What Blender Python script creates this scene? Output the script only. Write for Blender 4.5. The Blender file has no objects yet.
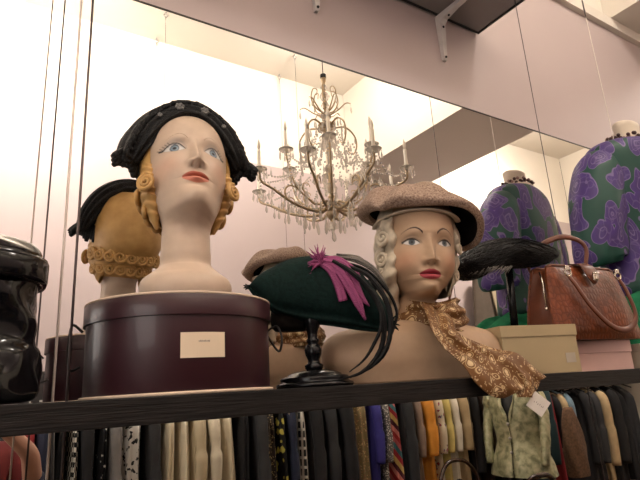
import bpy, bmesh, math, random
import numpy as np
from mathutils import Vector, Matrix
random.seed(7); rng = np.random.RandomState(7)
pi = math.pi
EYE = 1.5                       # all coordinates below are relative to eye level; everything is lifted by EYE at the end
S = bpy.context.scene
COL = S.collection
# ------------------------------------------------------------------ camera
cam = bpy.data.cameras.new('camera'); camo = bpy.data.objects.new('camera', cam); COL.objects.link(camo)
yaw, pitch, roll = .58433, .27295, -.061466
cy, sy, cp, sp = math.cos(yaw), math.sin(yaw), math.cos(pitch), math.sin(pitch)
Fv = Vector((sy*cp, cy*cp, sp)); r0 = Vector((cy, -sy, 0)); u0 = r0.cross(Fv)
rv = math.cos(roll)*r0 + math.sin(roll)*u0; uv = -math.sin(roll)*r0 + math.cos(roll)*u0
camo.matrix_world = Matrix(((rv.x, uv.x, -Fv.x, 0), (rv.y, uv.y, -Fv.y, -1.2), (rv.z, uv.z, -Fv.z, 0), (0, 0, 0, 1)))
cam.sensor_width = 36; cam.lens = 534.86/640*36; cam.clip_start = .005
S.camera = camo
# ------------------------------------------------------------------ world, lights, exposure
S.view_settings.view_transform = 'Standard'; S.view_settings.look = 'None'
S.view_settings.exposure = -0.36; S.view_settings.gamma = 1; S.view_settings.use_curve_mapping = False
w = bpy.data.worlds.new('world'); S.world = w; w.use_nodes = True
w.node_tree.nodes['Background'].inputs[0].default_value = (1, .86, .76, 1)
w.node_tree.nodes['Background'].inputs[1].default_value = .05
def light(name, kind, loc, power, col=(1, .925, .84), target=None, size=.1, spot=None, blend=.6):
    l = bpy.data.lights.new(name, kind); l.energy = power; l.color = col
    o = bpy.data.objects.new(name, l); COL.objects.link(o); o.location = loc
    if kind == 'AREA': l.shape = 'SQUARE'; l.size = size
    else: l.shadow_soft_size = size
    if spot: l.spot_size = math.radians(spot); l.spot_blend = blend
    if target is not None: o.rotation_euler = (Vector(target)-Vector(loc)).to_track_quat('-Z', 'Y').to_euler()
    return o
# track spots washing the wall opposite the mirror, and ceiling lamps over the aisle
light('spot_wall_left', 'SPOT', (.15, -1.30, 2.5), 340, target=(.5, -2.44, 1.9), size=.12, spot=130, blend=.9)
light('spot_wall_right', 'SPOT', (4.6, -1.35, 2.4), 200, target=(4.6, -2.44, 1.3), size=.12, spot=120, blend=.9)
light('ceiling_lamp', 'POINT', (2.0, -1.45, 2.45), 58, size=.15)
light('ceiling_lamp', 'POINT', (4.4, -1.2, 2.4), 95, size=.15)
light('ceiling_lamp', 'POINT', (-.6, -1.4, 2.4), 40, size=.15)

# added fill to soften the faces, set before an added left-wall window
light('added_fill_light', 'AREA', (-1.52, -1.35, .35), 17, col=(1, .95, .90), target=(1.2, -.9, .2), size=1.1)

# ------------------------------------------------------------------ material helpers
MATS = {}
def _nt(name):
    m = bpy.data.materials.new(name); m.use_nodes = True; nt = m.node_tree
    return m, nt, nt.nodes['Principled BSDF']
def N(nt, t, **kw):
    n = nt.nodes.new(t)
    for k, v in kw.items():
        if k.startswith('i_'): n.inputs[int(k[2:]) if k[2:].isdigit() else k[2:].replace('_', ' ')].default_value = v
        else: setattr(n, k, v)
    return n
def ramp(nt, stops, interp='LINEAR'):
    r = nt.nodes.new('ShaderNodeValToRGB'); e = r.color_ramp; e.interpolation = interp
    while len(e.elements) < len(stops): e.elements.new(.5)
    for el, (p, c) in zip(e.elements, stops): el.position = p; el.color = (*c, 1)
    return r
def coords(nt, scale=(1, 1, 1), warp=0, wscale=5):
    tc = N(nt, 'ShaderNodeTexCoord'); mp = N(nt, 'ShaderNodeMapping'); mp.inputs['Scale'].default_value = scale
    nt.links.new(tc.outputs['Object'], mp.inputs['Vector']); out = mp.outputs['Vector']
    if warp:
        nz = N(nt, 'ShaderNodeTexNoise'); nz.inputs['Scale'].default_value = wscale; nz.inputs['Detail'].default_value = 2
        nt.links.new(out, nz.inputs['Vector'])
        sb = N(nt, 'ShaderNodeVectorMath', operation='SUBTRACT'); sb.inputs[1].default_value = (.5, .5, .5); nt.links.new(nz.outputs['Color'], sb.inputs[0])
        sc = N(nt, 'ShaderNodeVectorMath', operation='SCALE'); sc.inputs['Scale'].default_value = warp; nt.links.new(sb.outputs[0], sc.inputs[0])
        ad = N(nt, 'ShaderNodeVectorMath', operation='ADD'); nt.links.new(out, ad.inputs[0]); nt.links.new(sc.outputs[0], ad.inputs[1]); out = ad.outputs[0]
    return out
def bump(nt, b, src, strength=.3, dist=.002):
    bp = N(nt, 'ShaderNodeBump'); bp.inputs['Strength'].default_value = strength; bp.inputs['Distance'].default_value = dist
    nt.links.new(src, bp.inputs['Height']); nt.links.new(bp.outputs[0], b.inputs['Normal'])
def mat(name, col, rough=.6, metal=0, var=.08, nscale=20, bmp=0, bscale=200, spec=.5, sheen=0, scale=(1, 1, 1), coat=0):
    """plain procedural material: base colour with a soft noise variation and an optional fine bump"""
    if name in MATS: return MATS[name]
    m, nt, b = _nt(name); v = coords(nt, scale)
    nz = N(nt, 'ShaderNodeTexNoise'); nz.inputs['Scale'].default_value = nscale; nz.inputs['Detail'].default_value = 4; nt.links.new(v, nz.inputs['Vector'])
    a = tuple(max(0, c*(1-var)) for c in col); c2 = tuple(min(1, c*(1+var)) for c in col)
    r = ramp(nt, [(.3, a), (.7, c2)]); nt.links.new(nz.outputs['Fac'], r.inputs[0]); nt.links.new(r.outputs[0], b.inputs['Base Color'])
    b.inputs['Roughness'].default_value = rough; b.inputs['Metallic'].default_value = metal; b.inputs['Specular IOR Level'].default_value = spec
    if sheen: b.inputs['Sheen Weight'].default_value = sheen; b.inputs['Sheen Roughness'].default_value = .5
    if coat: b.inputs['Coat Weight'].default_value = coat
    if bmp:
        n2 = N(nt, 'ShaderNodeTexNoise'); n2.inputs['Scale'].default_value = bscale; n2.inputs['Detail'].default_value = 3; nt.links.new(v, n2.inputs['Vector'])
        bump(nt, b, n2.outputs['Fac'], bmp)
    MATS[name] = m; return m
def mat_vcol(name, rough=.45, spec=.4):
    m, nt, b = _nt(name); a = N(nt, 'ShaderNodeAttribute'); a.attribute_name = 'Col'
    nz = N(nt, 'ShaderNodeTexNoise'); nz.inputs['Scale'].default_value = 60; nt.links.new(coords(nt), nz.inputs['Vector'])
    r = ramp(nt, [(.3, (.94, .94, .94)), (.7, (1, 1, 1))]); nt.links.new(nz.outputs['Fac'], r.inputs[0])
    mx = N(nt, 'ShaderNodeMix', data_type='RGBA', blend_type='MULTIPLY'); mx.inputs[0].default_value = 1
    nt.links.new(a.outputs['Color'], mx.inputs[6]); nt.links.new(r.outputs[0], mx.inputs[7]); nt.links.new(mx.outputs[2], b.inputs['Base Color'])
    b.inputs['Roughness'].default_value = rough; b.inputs['Specular IOR Level'].default_value = spec
    return m
def mat_vor(name, c_in, c_mid, c_out, scale=20, e1=.25, e2=.32, warp=.3, wscale=4, rough=.7, stretch=(1, 1, 1), rings=0, spec=.3):
    """blobs of c_in with a c_mid outline on a c_out ground (prints)"""
    m, nt, b = _nt(name); v = coords(nt, stretch, warp, wscale)
    vo = N(nt, 'ShaderNodeTexVoronoi'); vo.inputs['Scale'].default_value = scale; nt.links.new(v, vo.inputs['Vector'])
    st = [(0, c_in), (e1, c_in), (e1+.02, c_mid), (e2, c_mid), (e2+.02, c_out)]
    if rings:
        st = [(0, c_mid), (e1*.16, c_mid), (e1*.22, c_in), (e1*.5, c_in), (e1*.54, rings), (e1*.62, rings), (e1*.66, c_in), (e1, c_in), (e1+.015, c_mid), (e2, c_mid), (e2+.02, c_out)]
    r = ramp(nt, st); nt.links.new(vo.outputs['Distance'], r.inputs[0]); nt.links.new(r.outputs[0], b.inputs['Base Color'])
    b.inputs['Roughness'].default_value = rough; b.inputs['Specular IOR Level'].default_value = spec
    return m
def mat_wave(name, cols, scale=10, direction='Z', dist=0, rough=.8, bands='BANDS', interp='CONSTANT'):
    m, nt, b = _nt(name); v = coords(nt)
    wv = N(nt, 'ShaderNodeTexWave', wave_type=bands, bands_direction=direction, wave_profile='SAW'); wv.inputs['Scale'].default_value = scale; wv.inputs['Distortion'].default_value = dist
    nt.links.new(v, wv.inputs['Vector']); n = len(cols)
    r = ramp(nt, [(i/n, c) for i, c in enumerate(cols)], interp); nt.links.new(wv.outputs['Fac'], r.inputs[0]); nt.links.new(r.outputs[0], b.inputs['Base Color'])
    b.inputs['Roughness'].default_value = rough; b.inputs['Specular IOR Level'].default_value = .2
    return m
def mat_check(name, c1, c2, scale=60, plaid=None):
    """houndstooth-like checks, or a plaid of thin lines over a ground"""
    m, nt, b = _nt(name); v = coords(nt)
    if plaid is None:
        sh = N(nt, 'ShaderNodeMapping'); sh.inputs['Rotation'].default_value = (0, .0, 0); nt.links.new(v, sh.inputs['Vector'])
        ck = N(nt, 'ShaderNodeTexChecker'); ck.inputs['Scale'].default_value = scale; ck.inputs[1].default_value = (*c1, 1); ck.inputs[2].default_value = (*c2, 1)
        nt.links.new(coords(nt, (1, 1, 1), .006, 60), ck.inputs[0]); nt.links.new(ck.outputs[0], b.inputs['Base Color'])
    else:
        outs = []
        for d, s in (('Z', scale), ('Y', scale), ('X', scale)):
            wv = N(nt, 'ShaderNodeTexWave', bands_direction=d); wv.inputs['Scale'].default_value = s; nt.links.new(v, wv.inputs['Vector'])
            r = ramp(nt, [(.78, (0, 0, 0)), (.84, (1, 1, 1))]); nt.links.new(wv.outputs['Fac'], r.inputs[0]); outs.append(r.outputs[0])
        a = N(nt, 'ShaderNodeMath', operation='ADD'); nt.links.new(outs[0], a.inputs[0]); nt.links.new(outs[1], a.inputs[1])
        a2 = N(nt, 'ShaderNodeMath', operation='ADD', use_clamp=True); nt.links.new(a.outputs[0], a2.inputs[0]); nt.links.new(outs[2], a2.inputs[1])
        mx = N(nt, 'ShaderNodeMix', data_type='RGBA'); nt.links.new(a2.outputs[0], mx.inputs[0]); mx.inputs[6].default_value = (*c1, 1); mx.inputs[7].default_value = (*c2, 1)
        nt.links.new(mx.outputs[2], b.inputs['Base Color'])
    b.inputs['Roughness'].default_value = .85; b.inputs['Specular IOR Level'].default_value = .2
    return m
def mat_glass(name, tint=(1, .98, .95), mixg=.45, transp=.5):
    m = bpy.data.materials.new(name); m.use_nodes = True; nt = m.node_tree; nt.nodes.clear()
    out = N(nt, 'ShaderNodeOutputMaterial'); g = N(nt, 'ShaderNodeBsdfGlass'); g.inputs['Color'].default_value = (*tint, 1); g.inputs['IOR'].default_value = 1.5; g.inputs['Roughness'].default_value = .03
    nz = N(nt, 'ShaderNodeTexNoise'); nz.inputs['Scale'].default_value = 300; bp = N(nt, 'ShaderNodeBump'); bp.inputs['Strength'].default_value = .1; nt.links.new(nz.outputs['Fac'], bp.inputs['Height']); nt.links.new(bp.outputs[0], g.inputs['Normal'])
    df = N(nt, 'ShaderNodeBsdfDiffuse'); df.inputs[0].default_value = (.95, .92, .86, 1); ms = N(nt, 'ShaderNodeMixShader'); ms.inputs[0].default_value = .28; nt.links.new(g.outputs[0], ms.inputs[1]); nt.links.new(df.outputs[0], ms.inputs[2]); nt.links.new(ms.outputs[0], out.inputs[0]); return m

# ------------------------------------------------------------------ geometry helpers
class G:
    def __init__(s): s.v = []; s.f = []; s.c = []
    def add(s, vs, fs, col=None):
        o = len(s.v); s.v += [tuple(map(float, p)) for p in vs]; s.f += [tuple(i+o for i in f) for f in fs]
        if col is not None: s.c += list(col)
        return s
    def grid(s, P, cu=False, cv=False, col=None):
        """P: array nu x nv x 3"""
        nu, nv = P.shape[:2]; fs = []
        for i in range(nu if cu else nu-1):
            for j in range(nv if cv else nv-1):
                fs.append((i*nv+j, ((i+1) % nu)*nv+j, ((i+1) % nu)*nv+(j+1) % nv, i*nv+(j+1) % nv))
        return s.add(P.reshape(-1, 3), fs, None if col is None else col.reshape(-1, 4))
    def tube(s, pts, r, n=8, flat=1.0, up=(0, 0, 1), cap=True, closed=False):
        pts = [Vector(p) for p in pts]; m = len(pts)
        if not hasattr(r, '__len__'): r = [r]*m
        P = np.zeros((m, n, 3)); prev = None
        for i, p in enumerate(pts):
            if closed: t = pts[(i+1) % m]-pts[i-1]
            else: t = pts[min(i+1, m-1)]-pts[max(i-1, 0)]
            if t.length < 1e-9: t = Vector((0, 0, 1))
            t.normalize(); a = Vector(up) if prev is None else prev
            a = a - a.dot(t)*t
            if a.length < 1e-4: a = Vector((1, .01, 0)) - Vector((1, .01, 0)).dot(t)*t
            a.normalize(); prev = a; b = t.cross(a)
            for k in range(n):
                q = 2*pi*k/n; P[i, k] = p + (a*math.cos(q)*flat + b*math.sin(q))*r[i]
        o = len(s.v); s.grid(P, cu=closed, cv=True)
        if cap and not closed:
            s.f.append(tuple(o+k for k in range(n))); s.f.append(tuple(o+(m-1)*n+k for k in range(n-1, -1, -1)))
        return s
    def lathe(s, prof, c=(0, 0, 0), n=32, sx=1, sy=1, M=None, cap=True):
        P = np.zeros((len(prof), n, 3))
        for i, (r, z) in enumerate(prof):
            for k in range(n):
                q = 2*pi*k/n; p = Vector((r*math.cos(q)*sx, r*math.sin(q)*sy, z))
                if M is not None: p = M @ p
                P[i, k] = (p.x+c[0], p.y+c[1], p.z+c[2])
        o = len(s.v); s.grid(P, cv=True)
        if cap:
            if prof[0][0] > 1e-6: s.f.append(tuple(o+k for k in range(n-1, -1, -1)))
            if prof[-1][0] > 1e-6: s.f.append(tuple(o+(len(prof)-1)*n+k for k in range(n)))
        return s
    def box(s, c, d, rot=0, bev=0, taper=1.0):
        bm = bmesh.new(); bmesh.ops.create_cube(bm, size=1)
        for v in bm.verts:
            k = taper if v.co.z > 0 else 1
            v.co = Vector((v.co.x*d[0]*k, v.co.y*d[1]*k, v.co.z*d[2]))
        if bev: bmesh.ops.bevel(bm, geom=bm.edges[:], offset=bev, segments=2, affect='EDGES', profile=.7)
        R = Matrix.Rotation(rot, 3, 'Z') if not isinstance(rot, Matrix) else rot
        bm.verts.index_update(); vs = [R @ v.co + Vector(c) for v in bm.verts]; fs = [tuple(v.index for v in f.verts) for f in bm.faces]
        bm.free(); return s.add(vs, fs)
    def sph(s, c, r, n=12, m=8):
        if not hasattr(r, '__len__'): r = (r, r, r)
        P = np.array([[(c[0]+r[0]*math.sin(pi*(i+.001)/(m+.002))*math.cos(2*pi*k/n), c[1]+r[1]*math.sin(pi*(i+.001)/(m+.002))*math.sin(2*pi*k/n), c[2]+r[2]*math.cos(pi*i/m)) for k in range(n)] for i in range(m+1)])
        return s.grid(P, cv=True)
ORG = {}
def tagset(o, label=None, cat=None, group=None, kind=None):
    if label: o['label'] = label
    if cat: o['category'] = cat
    if group: o['group'] = group
    if kind: o['kind'] = kind
    return o
def build(name, g, m, parent=None, label=None, cat=None, group=None, kind=None, smooth=True, sub=0, weld=False, auto=None, origin=None):
    """one mesh object from world coordinates; children are expressed relative to their parent's origin"""
    vs = np.array(g.v)
    if origin is None:
        origin = ORG[parent.name] if parent is not None else np.array([(vs[:, 0].min()+vs[:, 0].max())/2, (vs[:, 1].min()+vs[:, 1].max())/2, vs[:, 2].min()])
    origin = np.array(origin, float)
    me = bpy.data.meshes.new(name); me.from_pydata((vs-origin).tolist(), [], g.f); me.validate()
    if g.c and len(g.c) == len(me.vertices):
        a = me.color_attributes.new('Col', 'FLOAT_COLOR', 'POINT'); a.data.foreach_set('color', np.array(g.c, dtype=np.float32).ravel())
    bm = bmesh.new(); bm.from_mesh(me)
    if weld: bmesh.ops.remove_doubles(bm, verts=bm.verts, dist=1e-5)
    bmesh.ops.recalc_face_normals(bm, faces=bm.faces)
    bm.to_mesh(me); bm.free()
    if smooth:
        me.polygons.foreach_set('use_smooth', [True]*len(me.polygons))
        if auto:
            me.set_sharp_from_angle(angle=math.radians(auto))
    me.materials.append(m)
    o = bpy.data.objects.new(name, me); COL.objects.link(o)
    if parent is not None: o.parent = parent
    else: o.location = origin
    ORG[o.name] = origin
    if sub: md = o.modifiers.new('sub', 'SUBSURF'); md.levels = md.render_levels = sub
    return tagset(o, label, cat, group, kind)
def thing(name, loc, label, cat, group=None):
    o = bpy.data.objects.new(name, None); COL.objects.link(o); o.location = loc; ORG[o.name] = np.array(loc, float)
    return tagset(o, label, cat, group)
def copy_thing(root, loc, label=None, group=None, rotz=None):
    r = root.copy(); COL.objects.link(r); r.location = loc
    if label: r['label'] = label
    if group: r['group'] = group
    if rotz is not None: r.rotation_euler = (0, 0, rotz)
    for ch in list(root.children):
        c = ch.copy(); COL.objects.link(c); c.parent = r
        for g in ch.children:
            d = g.copy(); COL.objects.link(d); d.parent = c
    return r
def spline(pts, n):
    """Catmull-Rom through the points, n samples"""
    P = np.array(pts, float); m = len(P); out = []
    for t in np.linspace(0, m-1, n):
        i = min(int(t), m-2); u = t-i; p0 = P[i-1] if i > 0 else 2*P[0]-P[1]; p3 = P[i+2] if i+2 < m else 2*P[-1]-P[-2]
        p1, p2 = P[i], P[i+1]
        out.append(.5*((2*p1)+(-p0+p2)*u+(2*p0-5*p1+4*p2-p3)*u*u+(-p0+3*p1-3*p2+p3)*u**3))
    return np.array(out)
def gau(x, s): return np.exp(-(x/s)**2)
def sst(x, a, b):
    t = np.clip((x-a)/(b-a), 0, 1); return t*t*(3-2*t)

# ------------------------------------------------------------------ materials of the room
M_pink = mat('pink_wall_paint', (.50, .41, .40), .55, var=.02, nscale=3, bmp=.03, bscale=120)
M_white = mat('white_wall_paint', (.80, .74, .65), .7, var=.02, nscale=2, bmp=.04, bscale=80)
M_ceil = mat('ceiling_paint', (.72, .66, .58), .8, var=.02, nscale=2)
M_beam = mat('beam_paint', (.74, .68, .60), .8, var=.02, nscale=2)
M_floor = mat_wave('floor_boards', [(.16, .10, .06), (.19, .12, .07), (.14, .09, .05), (.2, .13, .08)], 1.5, 'Y', .3, .5)
m, nt, b = _nt('mirror_silver'); b.inputs['Metallic'].default_value = 1; b.inputs['Roughness'].default_value = 0.0
nz = N(nt, 'ShaderNodeTexNoise'); nz.inputs['Scale'].default_value = 1.5; r_ = ramp(nt, [(.3, (.90, .885, .87)), (.7, (.92, .905, .89))]); nt.links.new(nz.outputs['Fac'], r_.inputs[0]); nt.links.new(r_.outputs[0], b.inputs['Base Color']); M_mirror = m
m, nt, b = _nt('black_stained_wood'); v = coords(nt, (3, 40, 60), .2, 2); nz = N(nt, 'ShaderNodeTexNoise'); nz.inputs['Scale'].default_value = 6; nz.inputs['Detail'].default_value = 6; nt.links.new(v, nz.inputs['Vector'])
r_ = ramp(nt, [(.35, (.004, .0035, .0035)), (.7, (.017, .014, .013))]); nt.links.new(nz.outputs['Fac'], r_.inputs[0]); nt.links.new(r_.outputs[0], b.inputs['Base Color']); b.inputs['Roughness'].default_value = .5; b.inputs['Specular IOR Level'].default_value = .3; bump(nt, b, nz.outputs['Fac'], .5, .002); M_shelf = m
M_black = mat('black_matte', (.008, .008, .009), .6, bmp=.1)
M_blackgloss = mat('black_lacquer', (.005, .005, .006), .24, spec=.35)
M_steel = mat('steel', (.5, .48, .46), .3, 1)
M_wire = mat('dark_wire', (.10, .08, .08), .4, .8)
M_wirel = mat('light_wire', (.62, .55, .50), .4, .3)
M_brass = mat('brass', (.55, .38, .16), .3, 1)

# ------------------------------------------------------------------ the room
XL, XR, YO, ZC, ZF, ZP = -1.6, 6.2, -2.44, 2.70, -EYE, 1.815
def slab(name, x0, x1, y0, y1, z0, z1, m, kind='structure', **k):
    return build(name, G().box(((x0+x1)/2, (y0+y1)/2, (z0+z1)/2), (x1-x0, y1-y0, z1-z0)), m, kind=kind, smooth=False, **k)
slab('floor', XL-.1, XR+.1, YO-.1, .1, ZF-.08, ZF, M_floor)
slab('ceiling', XL-.1, XR+.1, YO-.1, .1, ZC, ZC+.08, M_ceil)
slab('wall_mirror_side', XL, XR, .008, .1, ZF, ZP, M_pink)
slab('wall_mirror_side_upper', XL, XR, .012, .1, ZP, ZC, M_white)
slab('wall_opposite', XL, XR, YO-.1, YO, ZF, ZP, M_pink)
slab('wall_opposite_upper', XL, XR, YO-.1, YO-.004, ZP, ZC, M_white)
slab('wall_left', XL-.1, XL, YO, .1, ZF, ZC, M_white)
slab('wall_right', XR, XR+.1, YO, .1, ZF, ZC, M_white)
slab('trim_1', XL, XR, -.02, .012, ZP-.015, ZP+.045, M_beam)
slab('ceiling_beam', 2.77, 3.58, YO, .012, ZP+.045, ZC, M_beam)
wf = G()  # added window, out of view, giving the fill light a source
for yy in (-2.0, -1.35, -.70): wf.box((XL+.02, yy, .35), (.05, .05, 1.5))
for zz in (-.40, .35, 1.10): wf.box((XL+.02, -1.35, zz), (.05, 1.35, .05))
build('added_window_1', wf, M_beam, smooth=False, kind='structure')
build('added_window_1_pane', G().box((XL+.004, -1.35, .35), (.008, 1.30, 1.5)), mat('added_pane', (.75, .78, .8), .1), smooth=False, kind='structure')
# panel joints of the pink wall
mir = build('wall_mirror', G().box(((XL+XR)/2, .004, (.990-1.35)/2), (XR-XL, .008, .990+1.35)), M_mirror, smooth=False, kind='structure')
slab('trim_2', XL, XR, -.0022, .008, .990, .9935, mat('mirror_edge', (.05, .04, .035), .4, 0))

# ------------------------------------------------------------------ shelves, brackets, wires
build('display_shelf', G().box(((XL+.2+4.4)/2, -.255, -.0125), (4.4-XL-.2, .43, .035), bev=.002), M_shelf, label='long black-stained wooden shelf hung in front of the mirror, carrying the hats', cat='shelf', smooth=False)
M_under = mat('grey_laminate', (.23, .20, .19), .5, var=.03)
t = thing('upper_shelf', (.0, -.002, 1.368), 'grey shelf with black edges on white brackets above the mirror', 'shelf')
build('board', G().box((.09, -.165, 1.384), (3.07, .31, .026)), M_under, t, smooth=False)
e = G(); e.box((.09, -.006, 1.383), (3.09, .008, .032)); build('edge_band', e, M_black, t, smooth=False, label='black back edge band')
e = G(); e.box((1.630, -.165, 1.383), (.009, .326, .032)); build('edge_band', e, M_black, t, smooth=False, label='black end edge band')
e = G(); e.box((.09, -.324, 1.383), (3.09, .008, .032)); build('edge_band', e, M_black, t, smooth=False, label='black front edge band')
M_brk = mat('white_bracket_enamel', (.62, .58, .56), .35)
def bracket(x, label):
    t = thing('shelf_bracket', (x, 0, 1.17), label, 'bracket', 'white brackets of the upper shelf')
    g = G()
    g.grid(np.array([[(x-w2, .0075, z), (x-w2, -d, z), (x+w2, -d, z), (x+w2, .0075, z)] for z, w2, d in ((1.172, .006, .004), (1.18, .008, .008), (1.28, .012, .013), (1.345, .014, .018), (1.366, .014, .03))]), cv=True)
    build('wall_leg', g, M_brk, t, smooth=False)
    g = G(); P = []
    for y, z0, z1, w2 in ((-.004, 1.315, 1.3665, .0135), (-.03, 1.340, 1.3665, .0135), (-.09, 1.350, 1.3665, .012), (-.28, 1.358, 1.3665, .008)):
        P.append([(x-w2, y, z0), (x-w2, y, z1), (x+w2, y, z1), (x+w2, y, z0)])
    g.grid(np.array(P), cv=True); g.f.append((0, 1, 2, 3)); g.f.append((15, 14, 13, 12)); build('arm', g, M_brk, t, smooth=False)
    for z, dy in ((1.184, -.009), (1.312, -.0155)):
        g = G(); g.tube([(x, dy+.004, z), (x, dy-.003, z)], .0045, 10); build('screw', g, M_black, t)
    g = G(); g.tube([(x, -.05, 1.347), (x, -.05, 1.340)], .0045, 10); build('screw', g, M_black, t)
bracket(.835, 'white metal shelf bracket cut off by the top edge, nearer the green hat')
bracket(1.41, 'white metal shelf bracket fully seen near the shelf end corner')
def wire(p0, p1, r, m, label, cat='wire', name='support_wire', group=None):
    g = G(); g.tube([p0, p1], r, 8); return build(name, g, m, label=label, cat=cat, group=group or 'wires carrying the display shelf')
wire((.134, -.26, -1.0), (.134, -.26, 1.37), .0022, M_wire, 'dark steel wire rising just left of the maroon hatbox')
wire((.107, -.318, -1.0), (.107, -.318, 1.37), .0020, M_wirel, 'pinkish steel wire rising beside the patent leather bag')
wire((1.558, -.235, -1.0), (1.558, -.235, 1.37), .0013, M_wire, 'thin wire running down behind the brown handbag to the shelf')
t = thing('hanging_string', (1.985, -.264, 0), 'pale cord with a dark swivel hanging in front of the purple blouse', 'cord')
g = G(); g.tube([(1.985, -.264, 0), (1.985, -.264, 1.40)], .0014, 8); build('cord', g, mat('pale_cord', (.75, .68, .6), .5), t)
g = G(); g.tube([(1.985, -.264, 1.40), (1.985, -.264, 1.42), (1.985, -.264, 1.47), (1.985, -.264, 1.49)], [.0015, .003, .003, .0015], 8); g.tube([(1.985, -.264, 1.49), (1.985, -.264, ZC)], .0012, 6); build('swivel', g, M_wire, t)

# ------------------------------------------------------------------ mannequin heads
HEAD = [ # front y,z | back y,z | half width
 (.010, .2265, .020, .2265, .004), (-.030, .2230, .050, .2200, .036), (-.060, .2090, .078, .1980, .059), (-.080, .1850, .094, .1680, .071), (-.0895, .1580, .098, .1420, .0745),
 (-.0905, .1350, .098, .1200, .0745), (-.0880, .1140, .094, .1000, .0735), (-.0880, .0950, .087, .0850, .0715), (-.0885, .0760, .079, .0720, .0690), (-.0880, .0600, .071, .0600, .0655),
 (-.0870, .0450, .064, .0480, .0610), (-.0880, .0300, .059, .0370, .0560), (-.0890, .0160, .055, .0260, .0505), (-.0850, .0050, .053, .0160, .0460), (-.0730, -.0010, .052, .0070, .0430),
 (-.0560, -.0050, .051, -.0010, .0418), (-.0400, -.0120, .050, -.0090, .0415), (-.0330, -.0240, .050, -.0200, .0415), (-.0320, -.0400, .050, -.0350, .0418)]
def hwf(ts): return (ts[:, None] < 17)
def head_mesh(tail, spec):
    rows = np.array(HEAD + tail); nh = len(HEAD)-1
    ns = []; 
    for i in range(len(rows)-1): ns.append(16 if 3 <= i <= 13 else 8)
    ts = np.concatenate([np.linspace(i, i+1, n, endpoint=False) for i, n in enumerate(ns)] + [[len(rows)-1]])
    Q = []
    for tt in ts:
        i = min(int(tt), len(rows)-2); u = tt-i; p0 = rows[max(i-1, 0)]; p1 = rows[i]; p2 = rows[i+1]; p3 = rows[min(i+2, len(rows)-1)]
        Q.append(.5*((2*p1)+(-p0+p2)*u+(2*p0-5*p1+4*p2-p3)*u*u+(-p0+3*p1-3*p2+p3)*u**3))
    Q = np.array(Q); NP = 208
    q = np.linspace(-1, 1, NP, endpoint=False); ph = pi*(.5*q+.5*q**3)
    c, s_ = np.cos(ph), np.sin(ph)
    fy, fz, by, bz, wd = [Q[:, k][:, None] for k in range(5)]
    Y = (fy+by)/2+(fy-by)/2*c; Zz = (fz+bz)/2+(fz-bz)/2*c
    X = np.abs(wd)*s_*(1+0*c)
    # jaw narrows forward
    jaw = sst(.075-Zz, 0, .06)*sst(c, .0, .9)*(1-sst(ts[:, None], 13.5, 17.5))
    X = X*(1-spec.get('jaw', .18)*jaw)*(1+spec.get('cheek', .0)*gau(Zz-.085, .035)*hwf(ts))
    hw = (ts[:, None] < 17)
    fw = sst(c, .05, .45)*hw
    X = X*(1-spec.get('jawall', .0)*sst(.070-Zz, 0, .055)*(1-sst(ts[:, None], 13, 16.5)))
    # undeformed coordinates used for features
    x, z = X.copy(), Zz.copy(); ax = np.abs(x)
    ex = spec['ex']; ez = .1125
    d = np.zeros_like(x)
    # nose
    nh_ = np.interp(z, [.0665, .0705, .0755, .083, .095, .108, .118, .130], [0, .008, .0195, .0205, .0145, .0085, .0055, 0])
    ns_ = np.interp(z, [.066, .074, .083, .1, .12], [.0085, .0092, .0082, .0072, .0090])
    d += nh_*gau(x, ns_)
    d += .0068*gau(ax-.0118, .0055)*gau(z-.0755, .0062)
    d += -.0040*gau(ax-.0065, .0028)*gau(z-.0705, .0028)
    # eye sockets, eyeballs, lids
    d += -.0090*gau(ax-ex+.002, .0185)*gau(z-ez-.001, .0115)
    d += .0062*gau(ax-ex, .0125)*gau(z-ez, .0085)
    lidz = ez+.0085-.0085*((ax-ex)/.018)**2
    d += .0016*gau(z-lidz-.0012, .0018)*gau(ax-ex, .014)
    d += .0030*gau(z-.134, .0085)*gau(ax-.032, .022)
    # lips
    d += .0052*gau(x, .017)*gau(z-.0555, .0042)
    d += .0062*gau(x, .014)*gau(z-.0455, .0050)
    d += -.0034*gau(x, .021)*gau(z-.0507, .0014)
    d += -.0012*gau(x, .004)*gau(z-.063, .004)
    d += -.0030*gau(x, .018)*gau(z-.036, .005)
    d += .0055*gau(x, .018)*gau(z-.017, .013)
    d += .0045*gau(ax-.043, .019)*gau(z-.083, .020)
    d += -.0015*gau(ax-.030, .008)*gau(z-.052, .008)
    Y = Y - d*fw
    kz = spec.get('chin', 1.0)
    if kz != 1.0:
        lim = -.012; Zz = np.where(Zz > .043, Zz, np.where(Zz > lim, .043+(Zz-.043)*kz, Zz+(.043-lim)*(1-kz)*sst(Zz, -.16, -.05)))
    # painted colours
    C = np.ones(x.shape+(4,)); C[..., :3] = spec['skin']
    def paint(mask, col, a=1.0):
        mk = (np.clip(mask, 0, 1)*a)[..., None]; C[..., :3] = C[..., :3]*(1-mk)+np.array(col)*mk
    front = (c > .05)*hw*np.ones_like(x)
    paint(gau(ax-.047, .022)*gau(z-.078, .020)*front, spec['blush'], spec.get('blush_a', .45))
    ss = .0006
    k = (ax-ex)/(.0155*spec.get('es', 1))
    up = ez+spec['eh']*(1-np.abs(k)**2.2)-.0015*k*-1; lo = ez-.0052*(1-np.abs(k)**2)+.001*k
    inside = sst(up-z, -ss, ss)*sst(z-lo, -ss, ss)*(np.abs(k) < 1)*front
    paint(gau(z-up-.004, .0042)*(np.abs(k) < 1.15)*front, spec['lid'], .55)
    paint(inside, (.66, .64, .62))
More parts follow.
